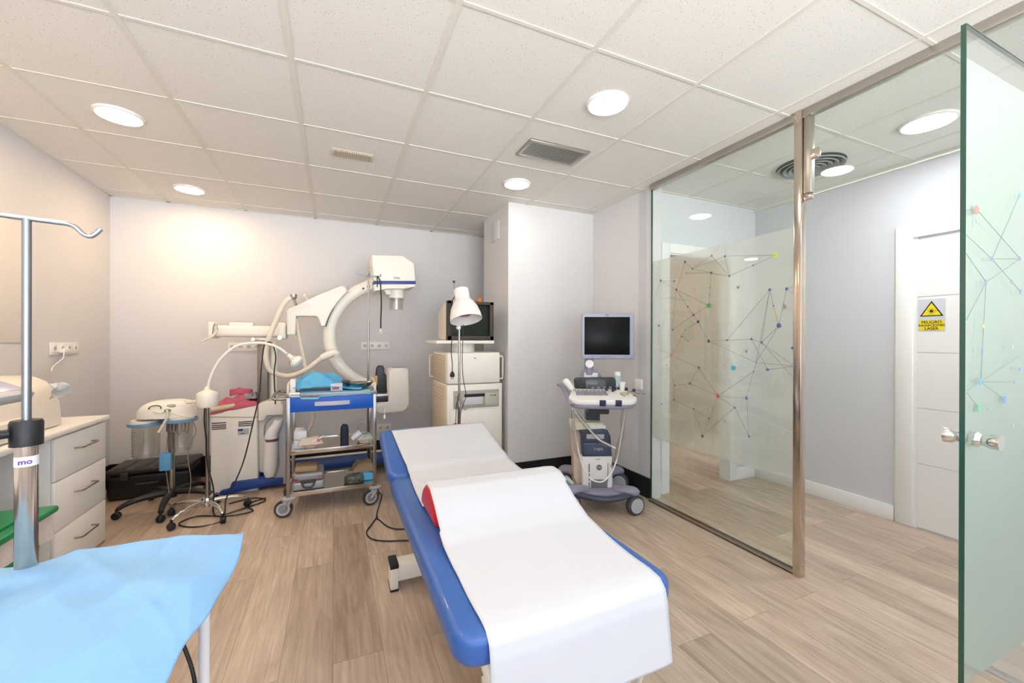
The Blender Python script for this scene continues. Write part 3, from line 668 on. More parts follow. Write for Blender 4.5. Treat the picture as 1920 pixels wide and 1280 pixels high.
# ------------------------------------------------------------------ foreground instrument table and drape
TZ = .78
t = thing('instrument_table', 'white tubular steel instrument table under the light blue drape', 'table', (-.65, .85, 0))
wt = mat('white_tube_paint', 'e4e6ea', .35)
build('table_top', MB().box(-1.12, -.275, .5, 1.11, TZ-.075, TZ-.055, .006), wt, t)
for x in (-1.1, -.262):
    for y in (.52, 1.10):
        build('leg', MB().cyl((x, y, .0), (x, y, TZ-.06), .0105), wt, t)
b = MB()
for x in (-1.1, -.262): b.cyl((x, .52, .2), (x, 1.1, .2), .008)
b.cyl((-1.1, 1.1, .2), (-.262, 1.1, .2), .008); b.cyl((-.30, .56, TZ-.04), (-.285, 1.06, .45), .007); b.cyl((-1.1, .52, .2), (-.262, .52, .2), .008)
build('brace', b, wt, t)
# drape outline in plan at its height
def dr(px, py, z): p = W(px, py, 'z', z); return p
right = [dr(457, 997.5, TZ-.012), dr(450, 1040, TZ-.03), dr(435, 1075, TZ-.035), dr(412, 1115, TZ-.035), dr(390, 1153, TZ-.035), dr(350, 1205, TZ-.04), dr(312, 1280, TZ-.045), dr(250, 1400, TZ-.045), dr(200, 1560, TZ-.045)]
backe = [dr(457, 997.5, TZ-.012), dr(400, 1002, TZ), dr(300, 1010, TZ), dr(195, 1023, TZ+.002), dr(150, 1031, TZ), dr(75, 1053, TZ-.01), dr(0, 1064, TZ-.01), dr(-120, 1068, TZ-.01), dr(-320, 1080, TZ-.02)]
def spl(P, f):
    f = max(0, min(.9999, f))*(len(P)-1); i = int(f); u = f-i; N = len(P)
    p0, p1, p2, p3 = P[max(i-1, 0)], P[i], P[i+1], P[min(i+2, N-1)]
    return .5*((2*p1)+(p2-p0)*u+(2*p0-5*p1+4*p2-p3)*u*u+(3*p1-p0-3*p2+p3)*u**3)
def drape(u, v):      # u leftwards along back edge, v towards camera along right edge
    A = spl(backe, u); B = spl(right, v); C = right[0]
    p = A + (B-C)*(1-u*.15)
    inside = max(0, min(1, u*8))*max(0, min(1, v*8))
    zt = (A.z*(1-v)+B.z*(1-u) + TZ*(u+v))/2.0 if False else None
    e = min(u*6, 1); e2 = min(v*7, 1)
    z = TZ+.0+ (B.z-TZ)*(1-e)+(A.z-TZ)*(1-e2)*(e)
    q = noise.noise(Vector((p.x*6+p.y*9, p.y*2-p.x*1.5, 3)))
    z += .0055*q + .003*noise.noise(Vector((p.x*15, p.y*15, 9)))*e
    d = (p.x*.8+p.y*.6)
    z += .004*max(0, 1-abs(((d*4.5) % 1)-.5)*14)*e
    return (p.x, p.y, z)
single('surgical_drape', 'light blue disposable drape spread over the instrument table in the foreground', 'drape', MB().sheet(drape, 90, 80), blue_cloth, solid=.001, ang=80)
for nm, col, pts, lab in (('cable', black_p, [(-.31, 1.04, TZ-.05), (-.29, 1.05, .66), (-.26, 1.03, .55), (-.28, 1.0, .4), (-.33, .95, .25), (-.4, .9, .012)], 'black cable hanging under the instrument table'),
                          ('cable', mat('blue_cable', '3350a0', .5), [(-.35, 1.0, TZ-.05), (-.33, .98, .62), (-.325, .95, .5), (-.35, .93, .3), (-.45, .9, .012)], 'thin blue cable hanging under the instrument table')):
    single(nm, lab, 'cable', MB().tube(pts, .004, 8, sm=8), col)

# ------------------------------------------------------------------ foreground IV stand
ix, iy = -.627, 1.265
t = thing('iv_stand', 'chrome drip stand with hooked crossbar standing at the left in the foreground', 'drip stand', (ix, iy, 0))
build('lower_pole', MB().cyl((ix, iy, .09), (ix, iy, 1.08), .018, n=28), pol_steel, t)
topz = W(46, 410, 'y', iy).z
build('upper_rod', MB().cyl((ix, iy, 1.0), (ix, iy, topz), .0078, n=20), mat('rod_steel', '8f949a', .35, 1), t)
b = MB(); hp = [XZ(px, py, iy) for px, py in ((-60, 396), (0, 403), (45, 409), (100, 416), (128, 420), (142, 426), (155, 438), (168, 443), (178, 439), (189, 429))]
b.tube([(x, iy, z) for x, z in hp], .0052, 12, sm=6)
build('hook_bar', b, mat('rod_steel_light', 'b4b9c0', .3, 1), t)
b = MB(); b.lathe([(.0085, .0), (.026, .0), (.0265, .05), (.024, .056), (.0085, .056)], (ix, iy, 1.045))
b.cyl((ix, iy, 1.075), (ix-.06, iy-.03, 1.073), .010); b.lathe([(0, 0), (.02, 0), (.026, .008), (.026, .022), (.018, .03), (0, .03)], (ix-.045, iy-.022, 1.073), (-.9, -.45, 0))
build('clamp_knob', b, black_p, t)
bl = MB(); bl.m(0).lathe([(.0184, 0), (.0186, 0), (.0186, .022), (.0184, .022)], (ix, iy, 1.0), n=32)
bl.m(1)
a0 = math.atan2(-iy, -ix)
M = Matrix.Translation((ix, iy, 1.011)) @ Matrix.Rotation(a0+PI/2, 4, 'Z') @ Matrix.Rotation(PI/2, 4, 'X') @ Matrix.Translation((-.002, 0, .0188))
add_text(bl, 'mo', .016, M, .0003, .0004)
build('label_band', bl, [white_p, purple_ink], t)
b = MB()
for k in range(5):
    a = 2*PI*k/5+.4; d = Vector((math.cos(a), math.sin(a), 0)); b.tube([Vector((ix, iy, .10)), Vector((ix, iy, .09))+d*.12, Vector((ix, iy, .065))+d*.27], [.016, .014, .011], 10)
sb = build('star_base', b, chrome, t)
for k in range(5):
    a = 2*PI*k/5+.4; d = Vector((math.cos(a), math.sin(a), 0)); c = Vector((ix, iy, .025))+d*.27; s = Vector((-d.y, d.x, 0))
    build('caster', MB().cyl(c-s*.012, c+s*.012, .025).cyl(c, c+Vector((0, 0, .045)), .007), black_p, sb)

# ------------------------------------------------------------------ left counter
FX = -1.33
t = thing('drawer_cabinet', 'white three-drawer cabinet at the end of the counter', 'drawer unit', (-1.55, 3.16, 0))
build('carcass', MB().box(XL+.005, FX-.02, 2.90, 3.415, .0, .765, .002), white_l, t)
for z0, z1 in ((.535, .76), (.27, .53), (.01, .265)):
    d = build('drawer', MB().box(FX-.02, FX, 2.90, 3.415, z0, z1, .004), white_l, t)
    zc = z0+(z1-z0)*.62
    b = MB(); b.tube([(FX, 3.07, zc), (FX+.032, 3.075, zc), (FX+.036, 3.09, zc), (FX+.036, 3.23, zc), (FX+.032, 3.245, zc), (FX, 3.25, zc)], .005, 10)
    build('handle', b, steel, d)
b = MB(); b.box(XL+.003, FX+.015, .6, 3.43, .77, .80, .006)
single('countertop', 'continuous white laminate worktop along the left wall', 'worktop', b, white_l)
single('counter_side_panel', 'white panel carrying the near end of the worktop', 'panel', MB().box(XL+.005, FX-.02, .62, .64, 0, .769, .001), white_l)
# device with rounded top on the counter
t = thing('autoclave', 'cream tabletop machine with a rounded housing on the counter', 'machine', (-1.58, 2.5, .80))
def prof(px, py, y): p = W(px, py, 'y', y); return (p.x, p.z)
yy = 2.62
hs = [(-1.77, .803), (-1.77, 1.085), (-1.64, 1.085), (-1.585, 1.075), (-1.54, 1.05), (-1.505, 1.0), (-1.485, .93), (-1.475, .803)]
cp = W(118, 795, 'z', .803)
x_off = cp.x+1.475
hs = [(x+x_off if i > 1 else x, z) for i, (x, z) in enumerate(hs)]
build('housing', MB().prism(hs, 2.05, cp.y, 'y', bev=.012, seg=3), mat('warm_white_housing', 'ece6dc', .4), t)
build('front_ledge', MB().box(cp.x-.02, -1.36, 2.0, cp.y-.33, .803, .90, .02), mat('warm_white_housing', 'ece6dc', .4), t)
q = W(8, 735, 'y', 2.1)
b = MB(); b.box(-.09, .09, -.1, .1, -.02, .02, .012)
bmesh.ops.transform(b.bm, matrix=Matrix.Translation((q.x-.05, 2.1, q.z+.01)) @ Matrix.Rotation(math.radians(25), 4, 'Y'), verts=b.bm.verts)
kp_ = build('keypad', b, lgrey, t)
b = MB().box(-.07, .06, -.07, .07, .0195, .0215, .0005); bmesh.ops.transform(b.bm, matrix=Matrix.Translation((q.x-.05, 2.1, q.z+.01)) @ Matrix.Rotation(math.radians(25), 4, 'Y'), verts=b.bm.verts)
build('display', b, mat('lilac_display', 'b7b9d8', .3), kp_)
build('keypad_arm', MB().tube([(q.x-.06, 2.1, q.z-.01), (q.x-.08, 2.12, .95), (q.x-.1, 2.13, .88)], .02, 12, sm=4), cream, t)
def crumple(c, sx, sy, h, seed, n=26, fold=.5, rz=0, flat=0):
    def f(u, v):
        x, y = (u-.5)*sx, (v-.5)*sy
        e = min(1, 5*min(u, 1-u, v, 1-v)); k = noise.noise(Vector((u*3, v*3, seed)))*.5+.5
        r = noise.ridged_multi_fractal(Vector((u*2+seed, v*2, seed)), 1, 2, 3, 1, 2)*.33
        z = h*(e**.6)*(.45+.55*(k*(1-fold)+min(1, r)*fold)) + flat
        x += sx*.09*noise.noise(Vector((u*2.3, v*2.3, seed+5))); y += sy*.09*noise.noise(Vector((u*2.3, v*2.3, seed+11)))
        ca, sa = math.cos(rz), math.sin(rz)
        return (c[0]+x*ca-y*sa, c[1]+x*sa+y*ca, c[2]+max(.002, z))
    return MB().sheet(f, n, n)
p = W(96, 735, 'y', 2.95)
b = MB().sheet(lambda u, v: (p.x+(u-.5)*.12+.01*nz(u*4, v*4), 2.80+(v-.5)*.10, p.z+.03-abs(u-.4)*.08-.02*v+.02*nz(u*3, v*5, 3)), 16, 12)
b = MB()
tp = W(100, 730, 'x', cp.x-.02)
def tissue(u, v):
    TQ = [W(82, 719, 'x', cp.x+.02), W(110, 716, 'x', cp.x+.02), W(80, 748, 'x', cp.x+.02), W(124, 740, 'x', cp.x+.02)]
    p = TQ[0]*(1-u)*(1-v)+TQ[1]*u*(1-v)+TQ[2]*(1-u)*v+TQ[3]*u*v
    return (p.x+.03*nz(u*2, v*2, 3)+.012*math.sin(u*6+v*3)+.02, p.y+.012*nz(u*3, v*3, 8), p.z+.010*nz(u*3, v*3, 2))
single('tissue', 'crumpled white tissue lying against the rounded machine', 'tissue', MB().sheet(tissue, 20, 16), paper_m, ang=80)
sp = W(108, 658, 'x', XL)
b = MB(); b.box(XL+.01, XL+.05, sp.y-.03, sp.y+.05, sp.z-.012, sp.z+.018, .006)
b.tube([(XL+.04, sp.y-.02, sp.z-.01), (XL+.05, sp.y-.05, sp.z-.05), (XL+.03, sp.y-.11, sp.z-.10), (XL+.04, sp.y-.16, sp.z-.135), (XL+.05, sp.y-.2, 1.09)], .0035, 8, sm=6)
single('charger', 'white plug and lead in the left wall sockets', 'plug', b, white_p)
pw = W(12, 700, 'y', 2.75)
# green bin under the counter
gx, gy = -1.375, 2.26
t = thing('waste_bin', 'green plastic waste bin with white liner under the counter', 'waste bin', (gx, gy, 0))
build('body', MB().box(gx-.17, gx+.17, gy-.22, gy+.22, .0, .46, .02, taper=1.12), green_p, t)
bl_ = MB()
def liner(u, v):
    a = u*2*PI; cx_, sy_ = math.cos(a), math.sin(a); m_ = max(abs(cx_), abs(sy_)); sqx, sqy = cx_/m_, sy_/m_
    z = .50-.10*v*(1+.35*nz(math.cos(a)*2, math.sin(a)*2, 1)); k = 1+.05*v+.03*nz(cx_*7, sy_*7, v*2)
    return (gx+.203*sqx*k, gy+.262*sqy*k, z)
build('liner', bl_.sheet(liner, 80, 10), mat('white_bin_liner', 'e6dcd8', .35, bump=.8, bs=30, bd=.01), t, ang=80)
b = MB(); b.box(gx-.225, gx+.225, gy-.285, gy+.285, .495, .525, .012)
b.box(gx-.18, gx+.18, gy-.24, gy+.24, .52, .54, .008)
build('lid', b, green_p, t)

# ------------------------------------------------------------------ black equipment case, back left
t = thing('equipment_case', 'large black plastic case on the floor in the back left corner', 'case', (-1.42, 4.35, 0))
build('body', MB().box(-1.64, -1.10, 4.2, 4.55, 0.005, .20, .03, seg=3), black_p, t)
b = MB(); b.box(-1.65, -1.09, 4.19, 4.56, .20, .245, .02, seg=3)
for k in range(4): b.box(-1.60+k*.13, -1.53+k*.13, 4.23, 4.52, .244, .249, .002)
l_ = build('lid', b, mat('case_lid', '26231f', .35), t)
for x in (-1.52, -1.22): build('latch', MB().box(x-.025, x+.025, 4.178, 4.192, .165, .225, .003), dgrey, l_)
build('handle', MB().tube([(-1.44, 4.2, .13), (-1.44, 4.17, .13), (-1.30, 4.17, .13), (-1.30, 4.2, .13)], .009, 8), dgrey, t)

# ------------------------------------------------------------------ suction stand
sx_, sy_ = -1.135, 3.9
def star(t, cx, cy, R, a0, mt, hubz, rr, cr=.027, wide=1.0, tipz=.07):
    b = MB(); b.lathe([(0, hubz-.05), (.035, hubz-.05), (.04, hubz-.01), (.03, hubz+.015), (.0, hubz+.015)], (cx, cy, 0))
    for k in range(5):
        a = math.radians(a0+72*k); d = Vector((math.cos(a), math.sin(a), 0)); c = Vector((cx, cy, 0))
        b.tube([c+Vector((0, 0, hubz-.015)), c+d*R*.45+Vector((0, 0, hubz-.012)), c+d*R*.8+Vector((0, 0, (hubz+tipz)/2)), c+d*R+Vector((0, 0, tipz))], [(rr*wide, rr), (rr*wide, rr*.95), (rr*.85*wide, rr*.8), (rr*.7, rr*.6)], 12, sm=3)
    sb = build('star_base', b, mt, t)
    for k in range(5):
        a = math.radians(a0+72*k); d = Vector((math.cos(a), math.sin(a), 0)); c = Vector((cx, cy, cr))+d*(R+.004); s = Vector((-d.y, d.x, 0))
        q = s*math.cos(.5)+d*math.sin(.5)
        w_ = MB().lathe([(0, -.017), (cr*.8, -.017), (cr, -.012), (cr, -.004), (cr*.8, -.002), (cr*.8, .002), (cr, .004), (cr, .012), (cr*.8, .017), (0, .017)], c, q, 20)
        w_.cyl(c, c+Vector((0, 0, tipz-cr+.004)), .008); build('caster', w_, black_p, sb)
t = thing('suction_stand', 'medical suction stand with two clear jars on a blue ring and black five-star base', 'suction stand', (sx_, sy_, 0))
star(t, sx_, sy_, .30, -85, black_p, .13, .024)
build('pole', MB().cyl((sx_, sy_, .10), (sx_, sy_, .80), .021), steel, t)
zr = XZ(322, 787, sy_)[1]
build('pole_collar', MB().lathe([(.021, -.03), (.033, -.03), (.033, .03), (.021, .03)], (sx_, sy_, zr-.055)), mat('dark_blue_plastic', '2c4668', .4), t)
JL = XZ(273, 790, 3.85); JR = XZ(341, 786, 3.85)
jl = (JL[0], 3.86, zr-.008); jr = (JR[0], 3.82, zr+.012)
b = MB()
for (x, y, z) in (jl, jr): b.lathe([(.070, -.012), (.105, -.012), (.108, -.004), (.108, .010), (.070, .010), (.070, -.012)], (x, y, z), n=36)
b.tube([(jl[0]+.1, jl[1], jl[2]), (sx_, sy_, zr), (jr[0]-.09, jr[1], jr[2])], [(.03, .012)]*3, 10)
build('jar_ring', b, blue_l, t)
for (x, y, z), hh, r in ((jl, .25, .082), (jr, .23, .078)):
    j = build('jar', MB().lathe([(r, .005), (r, -.02), (r*.97, -hh+.02), (r*.90, -hh), (0, -hh), (0, -hh+.004), (r*.87, -hh+.004), (r*.94, -hh+.022), (r-.003, -.02), (r-.003, .005)], (x, y, z), n=36), jar_m, t)
    build('jar_lid', MB().lathe([(0, .045), (r*.5, .045), (r*.55, .03), (r*1.05, .028), (r*1.1, .008), (r*1.0, -.002), (0, -.002)], (x, y, z), n=32), cream2, j)
b = MB(); x, y, z = jl
for k in range(11): b.box(x-.06, x-(.03 if k % 5 == 0 else .042), y-.083+.0, y-.0815+.0+(.004), z-.05-k*.017, z-.0485-k*.017)
build('graduation', b, dgrey, t)
# motor housing on top
cx, cz = XZ(312, 765, sy_-.03)
def hous(u, v):
    a = u*2*PI; r = math.cos(v*PI/2); return (cx+.01+.185*math.cos(a)*r**.6, sy_-.03+.13*math.sin(a)*r**.6, cz-.06+.125*math.sin(v*PI/2)**.8*(1+.18*math.cos(a)*(1-v)))
hb = build('pump_housing', MB().sheet(hous, 36, 12), cream, t, ang=60)
b = MB(); p = Vector((cx-.03, sy_-.150, cz+.02)); b.tube([(p.x-.035*math.cos(a)*1.0, p.y-.002+.012*math.sin(a), p.z+.018*math.sin(a)) for a in [k*PI/10 for k in range(-1, 12)]], .0035, 8); build('dial', b, black_p, hb)
build('button', MB().ball((cx+.045, sy_-.158, cz-.0), .016, 1.3, .7, .7), mat('green_button', '2f9a35', .4), hb)
build('badge', MB().ball((cx+.06, sy_-.135, cz+.03), .022, 1.3, .5, .6), mat('grey_badge', 'b9b2a4', .4), hb)
b = MB()
A = [XZ(px, py, sy_-.17) for px, py in ((345, 752), (357, 757), (366, 768), (366, 778), (352, 782), (330, 778), (312, 771), (300, 775), (286, 772))]
b.tube([(x, sy_-.16, z) for x, z in A], .0035, 8, sm=6)
A = [XZ(px, py, sy_-.18) for px, py in ((312, 768), (313, 780), (306, 795), (296, 811))]
b.tube([(x, sy_-.17, z) for x, z in A], .009, 10, sm=5)
build('suction_tube', b, cream2, t)
b = MB()
for k in range(5):
    x = jr[0]-.045+k*.023; b.tube([(x-.008, jr[1]-.02, jr[2]-.01), (x-.008, jr[1]-.03, jr[2]-.07-.01*(k % 3)), (x+.002, jr[1]-.03, jr[2]-.085-.012*(k % 3)), (x+.010, jr[1]-.03, jr[2]-.07), (x+.010, jr[1]-.02, jr[2]-.01)], .0045, 8, sm=4)
build('coiled_hose', b, mat('smoky_hose', 'a79b8c', .4), t)
p = XZ(311, 865, 3.80)
bx_ = build('foot_switch_box', MB().box(p[0]-.035, p[0]+.035, 3.78, 3.82, p[1]-.065, p[1]+.065, .006), mat('sky_box', '5c9cc8', .5), t)
b = MB(); b.tube([(p[0], 3.8, p[1]+.06), (p[0]+.005, 3.82, p[1]+.2), (p[0]+.02, 3.84, zr-.02)], .002, 6, sm=5); b.tube([(p[0], 3.8, p[1]-.06), (p[0]+.02, 3.8, .12), (p[0]+.015, 3.8, .06), (p[0]+.10, 3.85, .01)], .003, 6, sm=5)
b.tube([(jr[0]+.08, 3.8, jr[2]-.01), (jr[0]+.10, 3.8, jr[2]-.1), (jr[0]+.05, 3.8, jr[2]-.25), (jr[0]+.07, 3.8, .2), (jr[0]+.03, 3.8, .012)], .003, 6, sm=5)
build('lead', b, mat('grey_lead', '8d857a', .5), bx_)

# ------------------------------------------------------------------ silver stand with gooseneck examination lamp
gx, gy = -.845, 3.62
t = thing('gooseneck_lamp', 'cream gooseneck examination lamp on a chrome five-star stand', 'lamp', (gx, gy, 0))
star(t, gx, gy, .245, -128, chrome, .115, .016, .025, tipz=.065)
zt = XZ(390, 760, gy)[1]
build('pole', MB().cyl((gx, gy, .09), (gx, gy, zt+.02), .0125), steel, t)
build('housing', MB().lathe([(0, 0), (.060, .0), (.066, .01), (.068, .09), (.060, .105), (.022, .125), (.012, .15), (0, .15)], (gx, gy, zt-.01)), cream, t)
build('grip', MB().cyl((gx-.06, gy, zt+.035), (gx-.125, gy, zt+.03), .012), cream2, t)
pts = [XZ(px, py, gy) for px, py in ((390, 735), (393, 714), (404, 687), (422, 664), (445, 648), (472, 643), (500, 644), (523, 652), (538, 663))]
b = MB(); b.tube([(x, gy, z) for x, z in pts], .0095, 12, sm=8); build('gooseneck', b, cream, t)
hx, hz = XZ(540, 665, gy); ax = Vector((.75, -.15, -.65))
b = MB(); b.lathe([(0, 0), (.016, 0), (.018, .035), (.030, .045), (.046, .062), (.052, .08), (.048, .098), (.03, .112), (0, .116)], (hx, gy, hz), ax)
h_ = build('lamp_head', b, cream, t)
b = MB(); n_ = ax.normalized(); s_ = n_.orthogonal().normalized(); 
for k in range(12):
    a = 2*PI*k/12; d = s_*math.cos(a)+n_.cross(s_)*math.sin(a); o_ = Vector((hx, gy, hz)); b.cyl(o_+n_*.043+d*.028, o_+n_*.062+d*.047, .002, n=6)
build('vent_grille', b, dgrey, h_)
cabs = MB()
pts = [XZ(px, py, gy-.03) for px, py in ((384, 762), (383, 790), (386, 820), (389, 870), (398, 905), (401, 925))]
cabs.tube([(x, gy-.03, z) for x, z in pts]+[(gx+.06, gy-.06, .01), (gx+.18, gy-.02, .008), (gx+.35, gy+.12, .008), (gx+.25, gy+.22, .008), (gx+.1, gy+.16, .008)], .005, 8, sm=7)
build('power_cord', cabs, black_p, t)
# long loose cable looping over the column and down
b = MB()
pts = [((547, 735), 3.78), ((514, 700), 3.8), ((517, 670), 3.8), ((512, 648), 3.8), ((503, 641), 3.8), ((495, 650), 3.8), ((490, 690), 3.8), ((486, 740), 3.7), ((475, 790), 3.62), ((458, 860), 3.6), ((440, 905), 3.55), ((424, 935), 3.52)]
pts = pts[1:]
L3 = [Vector((XZ(*p, y)[0], y, XZ(*p, y)[1])) for p, y in pts]
L3 = [L3[0]+Vector((.01, .0, -.25))]+L3
L3 += [Vector((-.72, 3.45, .008)), Vector((-.86, 3.40, .008)), Vector((-.98, 3.50, .008)), Vector((-.9, 3.6, .008)), Vector((-.7, 3.52, .008)), Vector((-.55, 3.55, .008)), Vector((-.62, 3.7, .008)), Vector((-.5, 3.8, .008))]
b.tube(L3, .0048, 8, sm=7); single('cable', 'long black cable looped over the steel column and coiled on the floor', 'cable', b, black_p)

# ------------------------------------------------------------------ mobile C-arm
CY = 4.05
t = thing('c_arm', 'cream mobile X-ray C-arm machine standing along the back wall', 'X-ray machine', (-.6, 4.2, 0))
def pz(pts, y, k=None): return [XZ(px, py, y) for px, py in pts]
body = [(394, 778), (482, 757), (484, 880), (484, 923), (394, 926)]
b = MB(); b.prism(pz(body, CY), CY, CY+.38, 'y', bev=.012, seg=3)
bd = build('cabinet', b, cream, t)
b = MB()
for (x0, y0, x1, y1) in ((397, 793.5, 424, 792), (397, 797.5, 424, 796), (397, 801, 424, 799.5), (397, 804.5, 424, 803), (447, 791.5, 473, 789.5), (447, 795, 473, 793), (447, 798.5, 473, 796.5)):
    A, B = XZ(x0, y0, CY), XZ(x1, y1, CY); b.prism([(A[0], A[1]-.004), (B[0], B[1]-.004), (B[0], B[1]+.004), (A[0], A[1]+.004)], CY-.002, CY+.002, 'y')
build('louvre', b, mat('louvre_shadow', '3a3630', .7), bd)
b = MB(); A, B = XZ(446, 804, CY), XZ(467, 814, CY); b.m(0).box(A[0], B[0], CY-.003, CY+.001, B[1], A[1]); b.m(1).box(A[0], A[0]+(B[0]-A[0])*.45, CY-.0035, CY, A[1]-.018, A[1])
b.m(2).box(A[0]+.02, B[0]-.03, CY-.0035, CY, B[1]+.008, B[1]+.014)
build('rating_label', b, [lgrey, blue_b, dgrey], bd)
b = MB(); A = pz([(394, 781), (485, 781.5), (485, 782.5), (394, 782)], CY); b.prism(A, CY-.002, CY+.002, 'y'); build('panel_seam', b, mat('seam', '8a8374', .7), bd)
rt = [(484, 757), (500, 752), (526, 752), (531, 760), (531, 778), (500, 779), (496, 788), (484, 790)]
build('upper_housing', MB().prism(pz(rt, CY-.02), CY-.02, CY+.36, 'y', bev=.01, seg=3), cream, t)
rt2 = [(484, 780), (531, 777), (531, 888), (516, 892), (484, 884)]
build('rear_housing', MB().prism(pz(rt2, CY+.06), CY+.06, CY+.36, 'y', bev=.01, seg=3), cream, t)
hol = [(516, 795), (536, 790), (536, 908), (510, 908), (500, 903), (499, 898), (510, 896), (517, 892), (524, 870)]
build('handset_holder', MB().prism(pz(hol, CY-.03), CY-.03, CY+.06, 'y', bev=.008, seg=3), lgrey, t)
b = MB(); P_ = [(XZ(px, py, CY-.06)) for px, py in ((522, 788), (519, 797), (510, 812), (508, 822), (508, 850), (506, 880), (506, 893))]
b.tube([(x, CY-.06, z) for x, z in P_], [.03, .035, .045, .05, .052, .05, .034], 16, sm=5); hs_ = build('handset', b, white_p, t)
b = MB(); q = XZ(509, 824, CY-.06); b.lathe([(.0505, 0), (.053, 0), (.053, .022), (.0505, .022)], (q[0], CY-.06, q[1]-.01)); build('band', b, mat('maroon_band', '7d4a5c', .5), hs_)
b = MB(); P_ = [XZ(px, py, CY-.03) for px, py in ((532, 781), (520, 779), (508, 783), (498, 795), (496, 815), (500, 835), (503, 855), (499, 862))]
b.tube([(x, CY-.03, z) for x, z in P_], .007, 8, sm=6); build('handset_cord', b, mgrey, hs_)
# steel column and cream lift tube
A, B = XZ(484, 645, CY+.15), XZ(503, 757, CY+.15)
build('column', MB().box(A[0], B[0], CY+.1, CY+.22, B[1]-.02, A[1], .004), mat('column_grey', '857d74', .4, .5), t)
A, B = XZ(509, 640, CY+.15), XZ(519, 757, CY+.15)
build('lift_tube', MB().cyl(((A[0]+B[0])/2, CY+.15, B[1]-.02), ((A[0]+B[0])/2, CY+.15, A[1]), .032), cream, t)
# horizontal arm
A, B = XZ(398, 609, CY+.0), XZ(534, 632, CY+.0)
zc = (A[1]+B[1])/2; rr = (A[1]-B[1])/2
ah = build('swivel_arm', MB().box(A[0], B[0], CY+.02, CY+.20, B[1], A[1], .03, seg=4), cream, t)
A1, B1 = XZ(388, 603, CY), XZ(402, 634, CY); build('end_cap', MB().box(A1[0], B1[0], CY, CY+.21, B1[1], A1[1], .02, seg=3), cream, ah)
A1, B1 = XZ(520, 604, CY), XZ(536, 636, CY); build('end_cap', MB().box(A1[0], B1[0], CY, CY+.21, B1[1], A1[1], .02, seg=3), cream, ah)
A1, B1 = XZ(430, 604, CY+.05), XZ(474, 610, CY+.05); build('cover_plate', MB().box(A1[0], B1[0], CY+.05, CY+.17, B1[1]-.01, A1[1], .003), cream, ah)
b = MB(); Q = pz([(377, 639), (400, 626), (408, 618), (408, 622), (401, 631), (380, 641)], CY-.03); b.prism(Q, CY-.04, CY-.02, 'y', bev=.003)
build('brake_lever', b, cream2, ah)
b = MB(); Q = pz([(398, 626), (400, 612), (403, 607), (407, 609), (407, 623)], CY-.01); b.tube([(x, CY-.008, z) for x, z in Q], .0022, 6); build('wire_clip', b, black_p, ah)
b = MB(); Q = XZ(476, 636, CY+.04); b.cyl((Q[0], CY+.0, Q[1]), (Q[0], CY+.06, Q[1]), .016); b.m(0); Q2 = XZ(503, 636, CY+.04); b.box(Q[0], Q2[0], CY+.01, CY+.05, Q[1]-.012, Q[1]+.012, .003)
Q = XZ(526, 633, CY+.04); b.cyl((Q[0], CY-.02, Q[1]), (Q[0], CY+.06, Q[1]), .018); build('pivot', b, alu, ah)
# bracket holding the arc
arcp = [(700, 530), (693, 535), (677, 542), (663, 550), (651, 559), (642, 568), (633, 580), (626.5, 591), (621, 605), (618.5, 619), (618, 632), (619.5, 648), (625, 666), (630, 675), (637, 685), (651, 700), (668, 712), (690, 722), (715, 727), (738, 727)]
fork = [(537.6, 627.6), (537.6, 583), (541, 579), (555, 572.5), (598, 552), (637, 536.5), (643, 535.5), (648, 538), (652, 546), (642, 556), (634, 565), (622, 582), (614, 598), (610, 611), (602, 610.5), (598.5, 601), (596, 595), (592, 592.5), (555, 592), (554, 627.6)]
fk = build('arc_bracket', MB().prism(pz(fork, CY-.02), CY-.02, CY+.16, 'y', bev=.01, seg=3), cream, t)
b = MB(); Q = XZ(582.5, 568.5, CY-.02); b.cyl((Q[0], CY-.028, Q[1]), (Q[0], CY-.018, Q[1]), .014); Q = XZ(605.5, 608, CY-.02); b.cyl((Q[0], CY-.028, Q[1]), (Q[0], CY-.018, Q[1]), .013); build('bolt', b, alu, fk)
b = MB(); Q = XZ(578, 563, CY+.03); Q2 = XZ(571, 554, CY+.03); b.cyl((Q[0], CY+.03, Q[1]), (Q2[0], CY+.03, Q2[1]), .006); b.ball((Q2[0], CY+.03, Q2[1]), .018); build('locking_knob', b, cream2, fk)
b = MB(); b.tube([(x, CY+.07, z) for x, z in pz(arcp, CY+.07)], [(.055, .042)]*len(arcp), 16, sm=4, flat=(0, 1, 0))
arc = build('arc', b, cream, t, ang=50)
b = MB(); b.tube([(x, CY+.012, z) for x, z in pz([(652, 546), (642, 556), (634, 565), (626, 577), (618, 592), (613, 605), (611, 612)], CY+.0)], .0035, 6, sm=4); build('seam_strip', b, dgrey, arc)
b = MB(); Q = XZ(681, 541, CY+.03); b.cyl((Q[0], CY+.012, Q[1]), (Q[0], CY+.03, Q[1]), .009); build('bolt', b, dgrey, arc)
